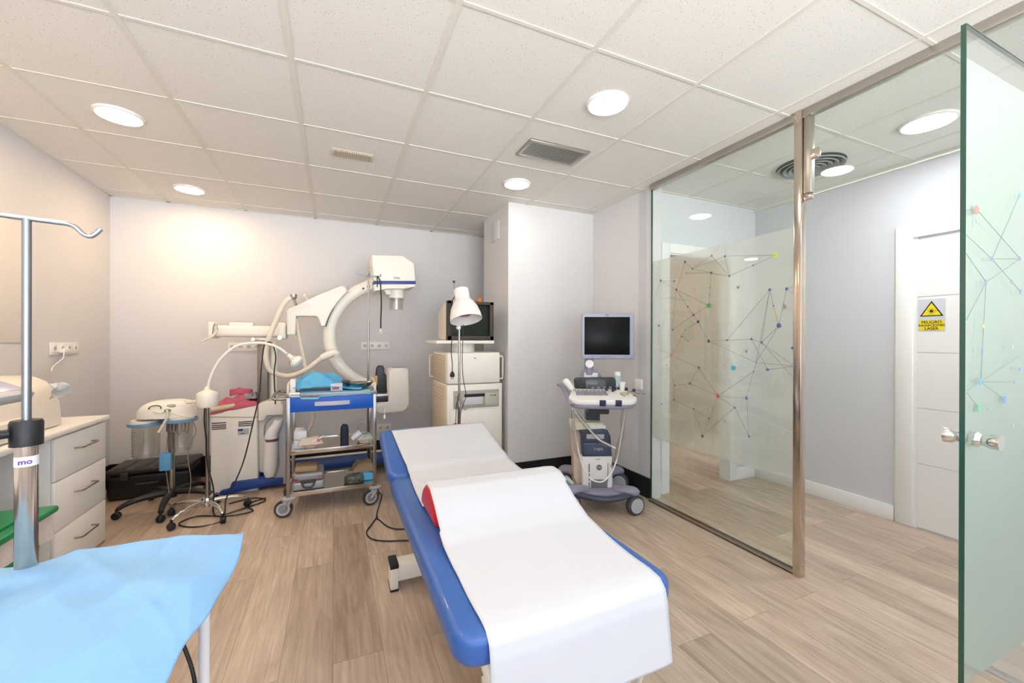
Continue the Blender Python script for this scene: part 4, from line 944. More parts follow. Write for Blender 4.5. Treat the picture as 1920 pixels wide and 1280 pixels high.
# detector head
head = [(697, 477.5), (755, 479), (776.5, 493.5), (779, 527), (701, 527)]
low = [(701, 532), (779, 532), (778.5, 537), (757, 541), (728, 541), (702, 545.5)]
dh = build('detector_head', MB().prism(pz(head, CY-.08), CY-.08, CY+.22, 'y', bev=.008, seg=3).prism(pz(low, CY-.08), CY-.08, CY+.22, 'y', bev=.006, seg=2), cream, t)
build('blue_stripe', MB().prism(pz([(700.5, 526.5), (779.5, 526.5), (779.5, 532.5), (700.5, 532.5)], CY-.085), CY-.085, CY+.225, 'y', bev=.002), blue_b, dh)
b = MB(); Q = XZ(744, 521, CY-.08); b.box(Q[0]-.03, Q[0]+.03, CY-.083, CY-.079, Q[1]-.01, Q[1]+.01); build('badge', b, lgrey, dh)
A, B = XZ(728.5, 541, CY+.05), XZ(758, 560, CY+.05)
rc = (B[0]-A[0])/2; cxh = (A[0]+B[0])/2
nk = build('collimator', MB().lathe([(0, 0), (rc, 0), (rc, .01), (rc, (A[1]-B[1])), (0, A[1]-B[1])], (cxh, CY+.06, B[1])), cream, dh)
build('mount_plate', MB().prism(pz([(717, 541), (731, 541), (731, 553), (724, 553)], CY+.05), CY+.0, CY+.14, 'y', bev=.004), cream, dh)
build('clear_spacer', MB().lathe([(rc*.8, -.11), (rc*.86, 0), (rc*.9, 0), (rc*.84, -.11), (rc*.8, -.11)], (cxh, CY+.06, B[1])), jar_m, nk)
# tube housing at the low end
lowp = [(729, 692), (767, 692), (769, 758), (763, 768), (754, 773), (712, 777), (704, 770), (706, 758), (728, 752)]
th = build('tube_housing', MB().prism(pz(lowp, CY-.02), CY-.02, CY+.18, 'y', bev=.022, seg=4), cream, t)
A, B = XZ(729, 690, CY+.08), XZ(767, 690, CY+.08); r_ = (B[0]-A[0])/2
b = MB().lathe([(r_, -.1), (r_, .0), (r_*.97, .006), (r_*.90, .006), (r_*.88, .0), (0, .0)], ((A[0]+B[0])/2, CY+.08, A[1])); build('tube_collar', b, cream, th)
build('blue_cap', MB().disc(((A[0]+B[0])/2, CY+.08, A[1]+.004), r_*.88, (0, 0, 1), 32, .004), blue_l, th)
# hoses
H1 = [(548, 558), (541, 561), (534, 568), (527, 580), (520, 596), (508, 624), (500, 650), (499, 672), (503, 688), (509, 696), (522, 702), (539, 705), (558, 701), (576, 692), (593, 679), (604, 670)]
b = MB(); b.tube([(x, CY-.10, z) for x, z in pz(H1, CY-.10)], .021, 12, sm=5); hz_ = build('cable_hose', b, cream2, t)
b = MB(); b.tube([(x, CY-.10, z) for x, z in pz([(603, 671), (611, 667), (619, 664), (627, 661), (631, 664)], CY-.10)], [.028, .031, .032, .032, .03], 12, sm=3); b.cyl(*[Vector((*(lambda q: (q[0], yv, q[1]))(XZ(630, 662, CY-.1)),)) for yv in (CY-.1, CY+.04)], .03); build('sleeve', b, cream, hz_)
Q = XZ(548, 558, CY-.10); b = MB().lathe([(0, 0), (.028, 0), (.028, .03), (.018, .045), (0, .045)], (Q[0]+.01, CY-.10, Q[1]+.03), (0, 0, -1)); b.cyl((Q[0]+.01, CY-.1, Q[1]), (Q[0]+.02, CY+.05, Q[1]-.06), .012); build('hose_fitting', b, alu, hz_)
H2 = [(556, 597), (560, 625), (566, 655), (573, 690), (578, 712), (582, 740), (587, 770), (586, 790), (578, 806), (565, 812)]
b = MB(); b.tube([(x, CY+.04, z) for x, z in pz(H2, CY+.04)], .017, 12, sm=5); build('cable_hose', b, cream2, t)
# blue chassis, wheels
ch = [(409, 927), (413, 921), (430, 917), (434, 905), (496, 897), (531, 895), (531, 908), (470, 917), (440, 924), (420, 928)]
b = MB(); b.prism(pz(ch, CY-.04), CY-.04, CY+.42, 'y', bev=.006)
A = XZ(520, 905, CY+.1); b.box(A[0]-.1, .7, CY+.08, CY+.32, .085, .14, .008)
chs = build('chassis', b, blue_b, t)
for x, y in ((-.92, CY+.06), (-.92, CY+.36), (.66, CY+.05), (.66, CY+.36)): build('wheel', MB().lathe([(0, -.02), (.045, -.02), (.055, -.012), (.055, .012), (.045, .02), (0, .02)], (x, y, .055), (0, 1, 0)).cyl((x, y, .055), (x, y, .15), .012), black_p, chs)
b = MB(); b.box(-.45, .75, CY+.34, CY+.4, .10, .14, .006); build('rear_rail', b, cream2, chs)
# beige wand on the cabinet
b = MB(); A, B = XZ(396, 769, CY-.01), XZ(440, 761, CY-.01); b.tube([(A[0], CY-.0, A[1]), (B[0]-.02, CY+.02, B[1]+.0), (B[0], CY+.02, B[1]+.008)], [(.022), (.020), (.014)], 12)
single('hand_wand', 'beige plastic hand wand resting on the front edge of the C-arm cabinet', 'wand', b, mat('wand_beige', 'd3c39e', .5))
# pink apron heap
zt_ = XZ(440, 764, CY+.1)[1]
t = thing('lead_apron', 'crumpled pink and grey apron heaped on top of the C-arm cabinet', 'apron', (-.72, 4.15, zt_-.02))
A, B = XZ(400, 752, CY+.1), XZ(484, 752, CY+.1)
def slab(cx_, z0, w_, seed, y=CY+.12, h=.05, dep=.24, lean=.12):
    def f(u, v):
        x = cx_+(u-.5)*w_; yy = y+(v-.5)*dep; e = min(1, 6*min(u, 1-u, v, 1-v))
        return (x+.02*nz(u*3, v*3, seed), yy+.015*nz(u*4, v*2, seed+2), z0+(x+.72)*lean+h*e**.5*(.6+.4*nz(u*3+v*2, v*3, seed))+.012*math.sin(u*17+v*5+seed)*e)
    return MB().sheet(f, 30, 18)
mid = (A[0]+B[0])/2; ww = B[0]-A[0]
zc0 = XZ(440, 766, CY+.1)[1]+.012
build('pink_cloth', slab(mid+.0, zc0, ww*1.05, 2, h=.085, lean=.17), pink, t, ang=80, solid=.004)
build('pink_cloth', slab(mid-.03, zc0+.045, ww*.72, 6, h=.07, dep=.18, lean=.15), pink, t, ang=80, solid=.004)
build('grey_collar', slab(mid+.10, zc0+.07, ww*.35, 9, h=.06, dep=.16, lean=.05), greyfab, t, ang=80, solid=.004)
b = MB()
def col_(u, v): a = -2.6+u*4.6; return (mid+.03+.085*math.cos(a), CY+.12+.06*math.sin(a), zc0+.10+v*.055+.012*math.sin(u*7))
build('neck_band', MB().sheet(col_, 30, 4), pink, t, ang=80, solid=.006)

# ------------------------------------------------------------------ instrument trolley
TX0, TX1, TY0, TY1 = -.30, .296, 3.35, 3.77
t = thing('instrument_trolley', 'stainless steel instrument trolley with a blue drawer in front of the back wall', 'trolley', (0, 3.56, 0))
for x in (TX0, TX1):
    for y in (TY0, TY1):
        build('post', MB().box(x-.0125, x+.0125, y-.0125, y+.0125, .105, .885, .003), steel, t)
def shelf(z, h=.028):
    b = MB(); b.box(TX0+.01, TX1-.01, TY0+.005, TY1-.005, z-.008, z-.003); b.box(TX0+.012, TX1-.012, TY0-.006, TY0+.006, z-h, z+.004, .002); b.box(TX0+.012, TX1-.012, TY1-.006, TY1+.006, z-h, z+.004, .002)
    b.box(TX0-.004, TX0+.008, TY0+.012, TY1-.012, z-h, z+.004, .002); b.box(TX1-.008, TX1+.004, TY0+.012, TY1-.012, z-h, z+.004, .002)
    return build('shelf', b, mat('polished_shelf', 'c9c2b6', .12, 1, var=.03), t)
S1, S2, S3 = .472, .168, .875
shelf(S1); shelf(S2)
b = MB(); b.box(TX0-.014, TX1+.014, TY0-.014, TY1+.014, S3, S3+.012, .003); b.box(TX0-.016, TX1+.016, TY0-.018, TY0-.008, S3-.012, S3+.018, .003)
build('top_tray', b, mat('grey_tray', '8f9193', .3, .6), t)
for x, s in ((TX0-.004, -1), (TX1+.004, 1)):
    build('side_rail', MB().tube([(x, TY0+.02, S3), (x, TY0+.03, S3+.06), (x, TY0+.07, S3+.085), (x, TY1-.07, S3+.085), (x, TY1-.03, S3+.06), (x, TY1-.02, S3)], .008, 10, sm=4), cream2, t)
d = build('drawer', MB().box(TX0+.012, TX1-.012, TY0-.016, TY1-.03, .757, .868, .003), blue_d, t)
hx0, hz0 = XZ(590, 757, TY0-.02); hx1, hz1 = XZ(656, 753, TY0-.02)
b = MB(); b.prism([(hx0, TY0-.017), (hx0+.02, TY0-.028), ((hx0+hx1)/2, TY0-.036), (hx1-.02, TY0-.028), (hx1, TY0-.017), ((hx0+hx1)/2, TY0-.026)], (hz0+hz1)/2-.016, (hz0+hz1)/2+.014, 'z')
build('handle', b, mat('pale_handle', 'c4c4d2', .4), d)
build('push_handle', MB().tube([(TX0-.012, TY0+.03, .855), (TX0-.07, TY0+.03, .853), (TX0-.105, TY0+.06, .86), (TX0-.105, TY1-.08, .875), (TX0-.07, TY1-.04, .87), (TX0-.012, TY1-.04, .865)], .011, 10, sm=5), steel, t)
def caster(x, y, ang, t, r=.062):
    c = Vector((x-.035*math.cos(ang), y-.035*math.sin(ang), r)); ax_ = Vector((-math.sin(ang), math.cos(ang), 0))
    ca = build('caster', MB().lathe([(0, -.012), (.04, -.012), (.046, -.004), (.046, .002), (.02, .006), (0, .006)], (x, y, r+.075)).tube([(x, y, r+.07), (x, y, r+.045), (x-.045*math.cos(ang), y-.045*math.sin(ang), r+.052)], [(.022, .022), (.03, .024), (.02, .012)], 12), lgrey, t)
    b = MB()
    for s in (-1, 1): b.tube([Vector((x, y, r+.06))+ax_*s*.021, c+ax_*s*.021], [(.004, .022), (.004, .011)], 8, flat=tuple(ax_))
    build('fork', b, lgrey, ca)
    build('tyre', MB().lathe([(r*.72, -.014), (r*.93, -.014), (r, -.008), (r, .008), (r*.93, .014), (r*.72, .014), (r*.72, -.014)], c, ax_), dgrey, ca)
    build('wheel', MB().lathe([(0, -.010), (r*.5, -.010), (r*.52, -.015), (r*.73, -.015), (r*.73, .015), (r*.52, .015), (r*.5, .010), (0, .010)], c, ax_).m(1).lathe([(0, -.0125), (r*.5, -.0125), (r*.5, .0125), (0, .0125)], c, ax_), [lgrey, mgrey], ca)
for x, y, a in ((TX0, TY0, -.1), (TX1, TY0, .25), (TX0, TY1, .9), (TX1, TY1, -.6)): caster(x+.005, y, a, t)
# infusion pole at the back right with clear hooks
ipx, ipy = XZ(690.5, 600, TY1+.03)[0], TY1+.03
zt = XZ(690, 518, ipy)[1]
pl = build('infusion_pole', MB().cyl((ipx, ipy, .12), (ipx, ipy, 1.45), .009).cyl((ipx, ipy, 1.4), (ipx, ipy, zt), .0065).cyl((ipx, ipy, zt-.10), (ipx, ipy, zt-.08), .012).box(ipx-.01, ipx+.03, ipy-.03, ipy+.01, .80, .83, .002), steel, t)
b = MB(); A = XZ(669, 513, ipy); B = XZ(712, 518, ipy); b.tube([(A[0], ipy, A[1]+.02), (A[0]-.005, ipy, A[1]), (A[0]+.02, ipy, A[1]-.004), (ipx, ipy, zt+.005), (B[0], ipy, B[1]), (B[0]+.005, ipy, B[1]+.02)], .007, 8, sm=4)
b.tube([(ipx, ipy-.12, zt+.03), (ipx, ipy-.11, zt+.005), (ipx, ipy, zt), (ipx, ipy+.11, zt+.005), (ipx, ipy+.12, zt+.03)], .007, 8, sm=4)
build('clear_hook', b, mat('clear_acrylic', 'c9d2dc', .15, trans=.6, var=0), pl)
b = MB(); P_ = pz([(708, 517), (709, 520), (713, 528), (714, 545), (715, 570), (714, 600), (714, 616)], ipy-.01)
b.tube([(x, ipy-.012, z) for x, z in P_], [.006]*7, 8, sm=4); P_ = pz([(708, 517), (707, 522), (708, 528), (707, 538)], ipy-.02); b.tube([(x, ipy-.02, z) for x, z in P_], .0045, 8, sm=4)
e_ = XZ(714, 616, ipy-.01); b.m(1).cyl((e_[0], ipy-.012, e_[1]), (e_[0], ipy-.012, e_[1]-.03), .007)
b.cyl((e_[0], ipy-.012, e_[1]-.02), (e_[0]-.015, ipy-.012, e_[1]-.045), .003); b.cyl((e_[0], ipy-.012, e_[1]-.02), (e_[0]+.01, ipy-.012, e_[1]-.045), .003)
single('strap', 'black strap with small clips hanging from the clear hook of the trolley pole', 'strap', b, [black_p, white_p])
# black handset in holder beside trolley
t2 = thing('charging_dock', 'black handheld device standing in a dock on the right side of the trolley', 'device', (TX1+.05, TY0+.06, .8))
A, B = XZ(706, 741, TY0+.02), XZ(728, 753, TY0+.02)
build('dock', MB().box(A[0], B[0], TY0+.02, TY0+.09, B[1], A[1], .003).m(1).box(A[0]-.003, B[0]+.003, TY0+.015, TY0+.095, A[1]-.012, A[1]+.008, .002), [black_p, alu], t2)
dv = build('handset', MB().prism(pz([(706, 737), (707, 718), (703, 715), (706, 690), (709, 685), (718, 685), (721, 690), (721, 699), (725, 703), (726, 737)], TY0+.03), TY0+.03, TY0+.08, 'y', bev=.008, seg=3), black_p, t2)
build('amber_window', MB().prism(pz([(703.5, 704), (708, 704), (707.5, 722), (702.5, 714)], TY0+.028), TY0+.026, TY0+.04, 'y', bev=.001), mat('amber_patch', 'c08a3c', .5), dv)
A = XZ(721, 754, TY0+.05); build('cord', MB().tube([(A[0], TY0+.05, A[1]), (A[0], TY0+.05, A[1]-.10)], .0025, 6).cyl((A[0], TY0+.05, A[1]-.10), (A[0], TY0+.05, A[1]-.13), .008), white_p, t2)

# things on the trolley top
Zt = S3+.013
single('wrap_sheet', 'pale blue wrap lining the top of the trolley', 'cloth', MB().sheet(lambda u, v: (TX0+.02+u*.545, TY0-.022+v*.36+.012*nz(u*5, v*2, 3)*(1 if v > .1 else 0), Zt+.008+.004*nz(u*6, v*6, 1)-(max(0, .09-v)/.09)*(.03+.018*math.sin(u*5+1)*nz(u*3, 1, 2)+ (.02 if .12 < u < .35 else 0))), 40, 30), teal_wrap, ang=80, solid=.003)
single('blue_wrap', 'crumpled bright blue wrap piled on the top left of the trolley', 'cloth', MB().sheet(lambda u, v: (TX0+.03+u*.47+.02*nz(u*4, v*3, 7), TY0-.005+v*.33-.02*nz(u*4, v, 3)*(1-v), Zt+.022+(.11*math.sin(min(1, u*1.15+.08)*PI)**.8)*(.25+.75*min(1, v*2.2))+.018*nz(u*7, v*6, 8)+.012*math.sin(u*14+v*6)*min(1, v*4)+(.015 if u < .1 else 0)), 44, 30), blue_wrap, ang=80, solid=.003)
A, B = XZ(544, 712, TY0+.01), XZ(554, 733, TY0+.01)
single('carton', 'small white carton standing at the left end of the trolley top', 'box', MB().box(A[0], B[0], TY0+.005, TY0+.10, Zt+.012, A[1], .002), white_p)
A, B = XZ(542, 737, TY0-.02), XZ(562, 743, TY0-.02)
b = MB(); b.m(0).box(A[0], B[0], TY0-.0235, TY0-.0185, B[1], A[1]+.004, .0008); b.m(1)
for k in range(8): b.box(A[0]+.008+k*.008, A[0]+.013+k*.008, TY0-.0245, TY0-.023, B[1]+.008, B[1]+.015)
lb = build('label_strip', b, [white_p, dgrey], t)
t3 = thing('glove_box', 'white and red printed carton under the blue wrap on the trolley', 'box', (.05, TY0+.03, Zt+.012))
A, B = XZ(620, 713, TY0+.01), XZ(641, 728, TY0+.01)
build('carton', MB().box(A[0], B[0]+.005, TY0+.0, TY0+.07, Zt+.012, Zt+.065, .002).m(1).box(A[0]+.01, B[0]-.02, TY0-.001, TY0+.003, Zt+.022, Zt+.04), [paper_m, mat('red_print', 'b35a68', .6)], t3)
A = XZ(673, 722, TY0+.08)
single('steel_dish', 'round stainless steel dish on the right of the trolley top', 'dish', MB().lathe([(.0, .0), (.05, .0), (.085, .02), (.105, .042), (.112, .044), (.112, .047), (.103, .046), (.082, .024), (.048, .005), (0, .005)], (A[0]+.005, TY0+.11, Zt+.015), sx=1.0, sy=.8), steel)
single('black_package', 'flat dark foil package between carton and steel dish on the trolley', 'package', MB().box(XZ(640, 720, TY0)[0]+.005, XZ(662, 720, TY0)[0]-.02, TY0+.02, TY0+.16, Zt+.066, Zt+.078, .004), black_p)
# middle shelf
def on(px, y): return XZ(px, 800, y)[0]
z1 = S1-.002
for k, (zz, lab) in enumerate(((0, 'lower of the two white cartons at the left of the middle trolley shelf'), (.066, 'upper of the two white cartons at the left of the middle trolley shelf'))):
    single('carton', lab, 'box', MB().box(TX0+.03, TX0+.115, TY0+.08, TY0+.24, z1+zz, z1+zz+.062, .002), mat('bluish_white_card', 'dfe6ea', .6), 'white cartons on the middle shelf')
def basin(cx, cy, z, r, lab, sx=1.25, sy=.85, rz=0):
    b = MB(); b.lathe([(0, 0), (r*.55, 0), (r*.8, .018), (r*.98, .04), (r*1.06, .044), (r*1.06, .047), (r*.96, .045), (r*.76, .02), (r*.53, .004), (0, .004)], (cx, cy, z), n=32, sx=sx, sy=sy)
    return single('basin', lab, 'basin', b, pink_basin)
bx1 = on(583, TY0+.09); basin(bx1, TY0+.09, z1, .062, 'pale pink basin heaped with wrapped packs on the left of the middle shelf')
single('wrapped_packs', 'heap of clear wrapped dressing packs in the left pink basin', 'packs', crumple((bx1, TY0+.09, z1+.03), .17, .12, .075, 3, fold=.7), mat('beige_packs', 'd3c3b2', .45, var=.15, vs=40), ang=70)
b = MB(); b.tube([(bx1+.01, TY0+.04, z1+.05), (bx1+.09, TY0+.03, z1+.088)], [.006, .006], 8); single('swab_stick', 'white stick poking out of the left pink basin', 'stick', b, white_p)
single('red_cap', 'small red ring cap in the left pink basin', 'cap', MB().lathe([(.006, 0), (.013, 0), (.013, .008), (.006, .008), (.006, 0)], (bx1+.055, TY0+.035, z1+.062), (0, -1, .2)), mat('coral_cap', 'd9606a', .5))
bx2 = on(685, TY0+.08); basin(bx2, TY0+.08, z1, .055, 'pale pink basin with green wrapped packs on the right of the middle shelf')
single('wrapped_packs', 'clear and green wrapped packs in the right pink basin', 'packs', crumple((bx2, TY0+.08, z1+.032), .13, .10, .05, 8, fold=.7), mat('green_packs', 'a9bfb0', .4, var=.35, vs=50), ang=70)
x = on(646, TY0+.07)
b = MB(); b.tube([(x, TY0+.07, z1), (x, TY0+.07, z1+.10), (x, TY0+.07, z1+.14), (x+.004, TY0+.07, z1+.158)], [(.03, .03), (.031, .031), (.028, .028), (.018, .02)], 20); single('navy_roll', 'dark navy cylindrical roll standing on the middle trolley shelf', 'roll', b, mat('navy_cloth', '1a2138', .7))
x = on(662, TY0+.09)
q = MB().lathe([(.0, .0), (.020, .0), (.032, .075), (.0345, .076), (.0335, .079), (.030, .076), (.018, .004), (0, .004)], (0, 0, 0)); 
bmesh.ops.transform(q.bm, matrix=Matrix.Translation((x-.012, TY0+.10, z1+.033)) @ Matrix.Rotation(math.radians(62), 4, 'Y') @ Matrix.Rotation(math.radians(-10), 4, 'X'), verts=q.bm.verts)
single('plastic_cup', 'white plastic cup tipped on its side on the middle shelf', 'cup', q, mat('cup_white', 'e4e8ef', .4))
x = on(679, TY0+.17)
t3 = thing('saline_bottle', 'clear bottle with a printed label at the right of the middle shelf', 'bottle', (x, TY0+.17, z1))
build('body', MB().lathe([(0, 0), (.033, 0), (.036, .006), (.036, .10), (.030, .122), (.014, .138), (.013, .15), (.0, .15)], (x, TY0+.17, z1)), jar_m, t3)
build('cap', MB().lathe([(0, 0), (.016, 0), (.016, .018), (0, .018)], (x, TY0+.17, z1+.148)), lgrey, t3)
build('label', MB().lathe([(.0362, 0), (.0366, 0), (.0366, .05), (.0362, .05)], (x, TY0+.17, z1+.025)).m(1).lathe([(.0362, 0), (.0369, 0), (.0369, .008), (.0362, .008)], (x, TY0+.17, z1+.022)).m(2).lathe([(.0362, 0), (.0369, 0), (.0369, .006), (.0362, .006)], (x, TY0+.17, z1+.058)), [paper_m, mat('label_red', 'c23344', .5), mgrey], t3)
# bottom shelf
z2 = S2-.002
x0, x1 = TX0+.025, TX0+.235
t3 = thing('instrument_case', 'silver grey hard case with a carry handle on the bottom trolley shelf', 'case', ((x0+x1)/2, TY0+.12, z2))
build('body', MB().box(x0, x1, TY0+.03, TY0+.26, z2, z2+.062, .016, seg=3), mat('silver_case', 'a8a9ad', .35, .3), t3)
build('lid', MB().box(x0+.001, x1-.001, TY0+.031, TY0+.259, z2+.064, z2+.125, .02, seg=3), mat('silver_lid', '97989c', .35, .3), t3)
xm = (x0+x1)/2
build('handle', MB().tube([(xm-.04, TY0+.032, z2+.06), (xm-.036, TY0+.018, z2+.04), (xm-.02, TY0+.012, z2+.026), (xm+.02, TY0+.012, z2+.026), (xm+.036, TY0+.018, z2+.04), (xm+.04, TY0+.032, z2+.06)], .007, 8, sm=4).box(xm-.05, xm+.05, TY0+.026, TY0+.034, z2+.05, z2+.075, .003), dgrey, t3)
build('stripe', MB().box(x0+.003, x0+.038, TY0+.0295, TY0+.04, z2+.078, z2+.088).box(x1-.045, x1-.003, TY0+.0295, TY0+.04, z2+.092, z2+.095), mat('stripe_red', 'a52a35', .5), t3)
single('folded_towel', 'folded brown towel lying on the silver case', 'towel', MB().box(x0+.01, x0+.165, TY0+.05, TY0+.2, z2+.126, z2+.170, .015, rot=Matrix.Rotation(.04, 3, 'Y'), seg=3), tan)
x = on(667, TY0+.05); 
t3 = thing('plastic_container', 'low clear container with a black item on the front of the bottom shelf', 'container', (x, TY0+.08, z2))
build('shell', MB().lathe([(.0, .0), (.06, .0), (.068, .012), (.066, .045), (.056, .056), (0, .06)], (x-.01, TY0+.09, z2), sx=1.1, sy=.9), mat('smoky_clear', '9aa08c', .15, trans=.75), t3)
build('black_insert', MB().box(x-.05, x+.03, TY0+.05, TY0+.12, z2+.004, z2+.02, .006), black_p, t3)
x = on(684, TY0+.17)
single('gauze_bag', 'clear bag of brown and grey fluff on the bottom trolley shelf', 'bag', crumple((x-.01, TY0+.19, z2+.06), .17, .16, .10, 12, fold=.8), mat('brown_gauze', '9c8468', .5, var=.5, vs=60), ang=70)
single('blue_gauze', 'crumpled light blue wrap under the clear bag on the bottom shelf', 'cloth', crumple((x+.0, TY0+.17, z2), .17, .17, .085, 15, fold=.6), blue_wrap, ang=70)
# jar behind, bottom-left beyond post
# ------------------------------------------------------------------ monitor cart
MY = 3.42
t = thing('monitor_cart', 'tall cream monitor cabinet with a built-in printer beside the pillar', 'cabinet', (1.15, 3.7, 0))
mx0, mx1 = .893, 1.405; zA = XZ(838, 722, MY)[1]
b = MB(); b.box(mx0, mx1, MY, MY+.56, .07, zA, .008)
cab = build('cabinet', b, cream, t)
build('side_panel', MB().box(mx0-.008, mx0, MY+.03, MY+.55, .08, zA-.01, .002), beige, cab)
b = MB()
for j in range(9):
    for k in range(4): b.box(mx0-.0095, mx0-.0075, MY+.08+j*.045, MY+.088+j*.045, zA-.05-k*.03, zA-.042-k*.03)
build('vent_pattern', b, mat('vent_brown', '8e8068', .7), cab)
A, B = XZ(850, 733, MY), XZ(935, 761, MY)
pr = build('printer', MB().box(A[0], B[0], MY-.006, MY+.01, B[1], A[1], .002), mat('printer_grey', 'a9a99c', .4), t)
A2, B2 = XZ(871, 739, MY-.01), XZ(909, 742, MY-.01); A3, B3 = XZ(869, 745, MY-.01), XZ(905, 757, MY-.01)
b = MB(); b.m(0).box(A2[0], B2[0], MY-.009, MY-.004, A3[1]-.0, A2[1]); b.m(1).box(A3[0], B3[0], MY-.014, MY-.004, B3[1], A3[1], .002)
build('paper_slot', b, [black_p, paper_m], pr)
A4, B4 = XZ(909, 736, MY), XZ(933, 758, MY); b = MB().m(0).box(A4[0], B4[0], MY-.010, MY-.004, B4[1], A4[1], .002); Q = XZ(928, 739, MY); b.m(1).box(Q[0]-.012, Q[0]+.008, MY-.012, MY-.009, Q[1]-.012, Q[1]+.002)
for k in range(3): b.m(2).box(Q[0]-.05+k*.013, Q[0]-.043+k*.013, MY-.012, MY-.009, Q[1]-.008, Q[1]-.001)
build('button_panel', b, [mat('printer_light', 'bdbcae', .4), mat('green_led', '2f9a5c', .4), dgrey], pr)
Q = XZ(855, 744, MY); build('knob', MB().cyl((Q[0], MY-.004, Q[1]), (Q[0], MY-.016, Q[1]), .008), mgrey, pr)
Q = XZ(872, 766, MY); b = MB(); b.box(mx0+.03, mx1-.03, MY-.006, MY, .12, B[1]-.02, .003); dr_ = build('door', b, cream, t)
build('latch', MB().tube([(Q[0]-.02, MY-.008, Q[1]+.01), (Q[0]-.005, MY-.012, Q[1]-.005), (Q[0]+.02, MY-.008, Q[1]+.008)], .004, 8, sm=3), alu, dr_)
zB = XZ(838, 661, MY)[1]
up = build('upper_module', MB().box(mx0-.0, mx1-.02, MY-.005, MY+.54, zA+.004, zB, .018, seg=3), cream, t)
Q = XZ(890, 671, MY); build('lock', MB().cyl((Q[0], MY-.004, Q[1]), (Q[0], MY-.008, Q[1]), .005), black_p, up)
build('side_panel', MB().box(mx0-.006, mx0+.003, MY+.04, MY+.52, zA+.02, zB-.02, .002), beige, up)
b = MB()
for j in range(10):
    for k in range(11): b.box(mx0-.0085, mx0-.0055, MY+.06+j*.045, MY+.07+j*.045, zA+.045+k*.02, zA+.051+k*.02)
build('vent_pattern', b, mat('vent_brown', '8e8068', .7), up)
for x, s in ((mx0-.004, -1), (mx1-.022, 1)):
    y = MY+.03 if s > 0 else MY+.50
    build('side_handle', MB().tube([(x, y, zB-.035), (x+s*.035, y, zB-.04), (x+s*.038, y, zB-.06), (x+s*.038, y, zA+.06), (x+s*.035, y, zA+.04), (x, y, zA+.035)], .009, 10), cream2, up)
A, B = XZ(853, 644, MY+.1), XZ(893, 661, MY+.1)
build('swivel_neck', MB().cyl(((A[0]+B[0])/2, MY+.2, zB), ((A[0]+B[0])/2, MY+.2, A[1]), (B[0]-A[0])/2+.01, n=32), cream, t)
A, B = XZ(818, 638, MY-.02), XZ(926, 644, MY-.02)
build('monitor_shelf', MB().box(A[0], B[0], MY-.03, MY+.42, B[1], A[1], .004), cream, t)
b = MB()
for x in (mx0+.05, mx1-.05):
    for y in (MY+.05, MY+.5): b.cyl((x-.012, y, .04), (x+.012, y, .04), .04); b.cyl((x, y, .04), (x, y, .08), .01)
build('wheel', b, dgrey, t)
build('foot_bumper', MB().box(1.30, 1.432, 3.31, 3.42, .0, .115, .03, seg=3), blue_b, t)
# CRT
zs = A[1]; A, B = XZ(839, 563, MY), XZ(925, 638, MY)
t = thing('crt_monitor', 'boxy cathode ray monitor with dark screen on top of the cream cabinet', 'monitor', ((A[0]+B[0])/2, MY+.15, zs))
b = MB(); wd = B[0]-A[0]
T0 = bmesh.new(); 
b.prism([(MY+.03, zs+.002), (MY+.03, A[1]-.004), (MY+.15, A[1]-.012), (MY+.36, A[1]-.08), (MY+.36, zs+.03), (MY+.25, zs+.004)], A[0]+.004, B[0]-.004, 'x', bev=.012, seg=3)
build('housing', b, cream2, t)
b = MB(); x0, x1, z0, z1_ = A[0], B[0], zs+.001, A[1]; bw = .04
for q in ((x0, x1, z1_-bw*.7, z1_), (x0, x1, z0, z0+bw), (x0, x0+bw, z0, z1_), (x1-bw*.9, x1, z0, z1_)): b.box(q[0], q[1], MY-.01, MY+.05, q[2], q[3], .004)
build('bezel', b, crt_bezel, t)
def crt(u, v):
    x = x0+.03+u*(x1-x0-.06); z = z0+.03+v*(z1_-z0-.05); return (x, MY+.012+.03*((u-.5)**2+(v-.5)**2), z)
build('screen', MB().sheet(crt, 14, 14), crt_m, t, ang=80)
b = MB()
for k in range(5): b.box(x1-.25+k*.025, x1-.238+k*.025, MY-.016, MY-.009, z0+.004, z0+.010)
build('button', b, black_p, t)
Q = XZ(900, 563, MY+.05)
t = thing('beacon', 'small amber beacon on top of the cathode ray monitor', 'beacon light', (Q[0], MY+.06, z1_))
build('lens', MB().lathe([(0, .006), (.022, .006), (.023, .04), (.02, .046), (0, .046)], (Q[0], MY+.06, z1_-.004)), orange, t)
build('base', MB().lathe([(0, 0), (.026, 0), (.026, .007), (0, .007)], (Q[0], MY+.06, z1_-.004)), mat('amber_dark', '9a4f14', .4), t)
Q = XZ(851, 528, MY+.1); Q2 = XZ(853, 563, MY+.1)
b = MB(); b.cyl((Q2[0], MY+.1, z1_-.01), (Q[0], MY+.1, Q[1]), .0015, n=6).ball((Q[0], MY+.1, Q[1]), .011)
single('antenna', 'thin aerial with a small black ball rising behind the heat lamp', 'aerial', b, black_p)

